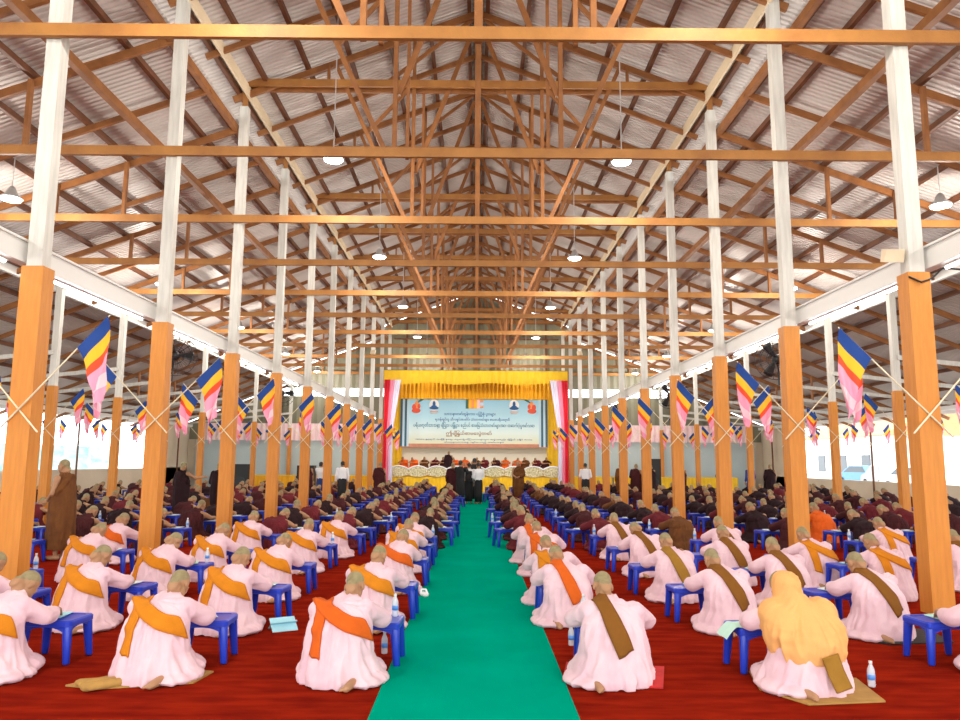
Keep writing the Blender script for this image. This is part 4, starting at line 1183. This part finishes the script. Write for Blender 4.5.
p = put('fallen_booklet', MB().box((0, 0, .05), (.26, .012, .20), 0, Matrix.Rotation(-1.0, 3, 'X')).box((0, .05, .035), (.26, .012, .20), 0, Matrix.Rotation(1.05, 3, 'X')).mesh('fallen_booklet', [M['cyan_paper']]), None, (-1.98, 8.0, .012)); p.rotation_euler = (0, 0, .5)
tag(p, 'pale blue booklet standing open on the red carpet beside a table', 'booklet')
t = thing('sandal', 'pair-less pale sandal on the edge of the green carpet, left side', 'sandal', (-.66, 10.0, .019), .3)
t['label'] = 'pale sandal lying on the left edge of the green carpet'
MB().loft([(0, 0, 0, .05, .13, 0, 1, 0), (0, 0, .022, .052, .132, 0, 1, 0)], 20).build('sole', M['ink_white'], t)
MB().tube([(-.045, .03, .02), (-.03, .05, .06), (.03, .05, .06), (.045, .03, .02)], .014, 8).build('strap', M['ink_white'], t, True)
bottle((.92, 7.35, .019), 'clear water bottle standing behind the front nun right of the carpet')
bottle((3.12, 6.1, .012), 'clear water bottle beside the nun in the peach head cloth')
bottle((-.82, 7.05, .012), 'clear water bottle at the left edge of the carpet by the front nun')
# floodlight and cable on the first right post
t = thing('floodlight', 'small cream floodlight on the first right inner post', 'lamp', (XP - .25, Y0 - .02, 4.32), 0)
MB().box((0, 0, 0), (.24, .10, .16), 0, Matrix.Rotation(.3, 3, 'X')).build('housing', M['cream'], t)
MB().tube([(.0, .05, .0), (.12, .05, .06), (.17, .05, .06)], .012, 8).build('bracket', M['lamp_metal'], t)
cb = MB().tube([(XP - .13, Y0 - .14, 4.02), (XP + .0, Y0 - .16, 3.95), (XP + .14, Y0 - .15, 4.0), (XP + .3, Y0 - .12, 4.14), (XP + .9, Y0 - .1, 4.1), (XP + 2.0, Y0 - .1, 4.2)], .012, 6)
tag(cb.build('cable', M['fan_black'], None, True), 'black cable wrapped round the first right post', 'cable')

# ------------------------------------------------------------------ outside
struct(MB().box((34, 45, .05), (29, 70, .16)).build('ground', M['ground']))
n_ = MB()
n_.grid(lambda u, v: (-23.5 + .12 * math.sin(u * 90), 8 + 40 * u, .0 + 2.5 * v), 120, 4)
tag(n_.build('netting_fence', M['cyan_net'], None, True), 'pale turquoise netting fence outside the left wall', 'fence')
def car(x, y, rz, body, label):
    t = thing('car', label, 'car', (x, y, .15), rz)
    b = MB()
    prof = [(-2.1, .35), (-2.15, .75), (-1.9, .92), (-1.45, .98), (-.95, 1.42), (.6, 1.45), (1.25, .98), (2.0, .85), (2.15, .6), (2.1, .35)]
    vs = [(px, s * (.84 - (.12 if pz > 1.1 else 0)), pz) for s in (-1, 1) for px, pz in prof]
    k = len(prof)
    b.add(vs, [tuple(range(k)), tuple(range(k, 2 * k))[::-1]] + [(i, k + i, k + (i + 1) % k, (i + 1) % k) for i in range(k)])
    b.build('body', M[body], t)
    for s in (-1, 1):
        y_ = s * .80
        w = MB()
        w.add([(-1.3, y_ + s * .045, 1.0), (1.1, y_ + s * .045, 1.0), (.52, y_ - s * .05, 1.38), (-.88, y_ - s * .05, 1.38)], [(0, 1, 2, 3)])
        w.build('side_window', M['car_glass'], t)
    for wx in (-1.3, 1.3):
        for s in (-1, 1): MB().tube([(wx, s * .70, .33), (wx, s * .88, .33)], [.32, .32], 18, 0, False).build('wheel', M['rubber'], t)
car(23.6, 40, 1.6, 'car_white', 'white car parked outside, nearest beyond the right wall')
car(25.0, 45.5, 1.4, 'car_grey', 'grey car parked outside beyond the right wall')
car(26.5, 51, 1.7, 'car_blue', 'blue car parked outside beyond the right wall')
t = thing('house', 'pale house with terracotta roof outside beyond the right wall', 'house', (33, 58, -.2), 0)
MB().box((0, 0, 2.0), (9, 12, 4.0)).build('wall', M['house'], t)
MB().add([(-5, -6.6, 3.9), (5, -6.6, 3.9), (5, 6.6, 3.9), (-5, 6.6, 3.9), (0, -6.6, 6.2), (0, 6.6, 6.2)], [(0, 3, 5, 4), (1, 4, 5, 2), (0, 4, 1), (3, 2, 5), (0, 1, 2, 3)]).build('roof', M['tile_roof'], t)
for i in range(3): MB().box((-4.52, -3.5 + 3.5 * i, 1.9), (.06, 1.2, 1.3)).build('window', M['car_glass'], t)
def tree(x, y, h, lab):
    t = thing('tree', lab, 'tree', (x, y, -.2))
    MB().tube([(0, 0, 0), (.1, 0, h * .5), (0, .1, h * .75)], [.18, .14, .07], 8).build('trunk', M['bark'], t)
    c = MB()
    for i in range(1300):
        a, b, r = random.uniform(0, 2 * PI), random.uniform(-1, 1), random.uniform(.5, 1) * h * .34
        p = V((r * math.cos(a) * math.sqrt(1 - b * b), r * math.sin(a) * math.sqrt(1 - b * b), h * .72 + r * b * .9))
        c.ell(p, (.17, .17, .05), 0, Matrix.Rotation(random.uniform(-.8, .8), 3, 'X') @ Matrix.Rotation(random.uniform(-.8, .8), 3, 'Y'), 5, 3)
    c.build('foliage', M['leaf'], t)
tree(43, 67, 7.0, 'green tree outside beyond the house on the right')

# added floodlights, put on the roof frame to brighten the stage
LS = bpy.data.lights.new('added_stage_light', 'SPOT'); LS.energy = 900; LS.spot_size = 1.1; LS.spot_blend = .5; LS.shadow_soft_size = .15; LS.color = (1.0, .96, .9)
for s, side in ((-1, 'left'), (1, 'right')):
    p = V((s * 4.9, Y0 + 7 * DY - .16, 6.78))
    t = thing('floodlight', 'added floodlight brightening the stage, under the roof frame, %s side' % side, 'lamp', p, 0)
    d = (V((s * .6, 44, 3.2)) - p).normalized()
    rot = d.to_track_quat('-Z', 'Y')
    MB().box((0, 0, .06), (.24, .2, .10), 0, rot.to_matrix()).build('housing', M['cream'], t)
    MB().tube([(0, 0, .05), (0, 0, .30)], .015, 6, 0, False).build('bracket', M['lamp_metal'], t)
    lo = bpy.data.objects.new('added_stage_light', LS); COL.objects.link(lo); lo.parent = t; lo.location = d * .12; lo.rotation_mode = 'QUATERNION'; lo.rotation_quaternion = rot

# mint cloth hanging over the edge of the hooded nun's table
def mint(u, v):
    x, y = 2.10 + .32 * u, 6.46 + .26 * v
    drop = max(0, .32 - u) / .32
    return (x - .02 * drop + .03 * drop, y + .01 * math.sin(8 * u), .380 + .004 * math.sin(9 * u + 7 * v) - .10 * drop)
tag(MB().grid(mint, 20, 8).build('paper_sheet', M['mint_paper'], None, True), 'mint green sheet on the table of the nun under the peach head cloth', 'paper')
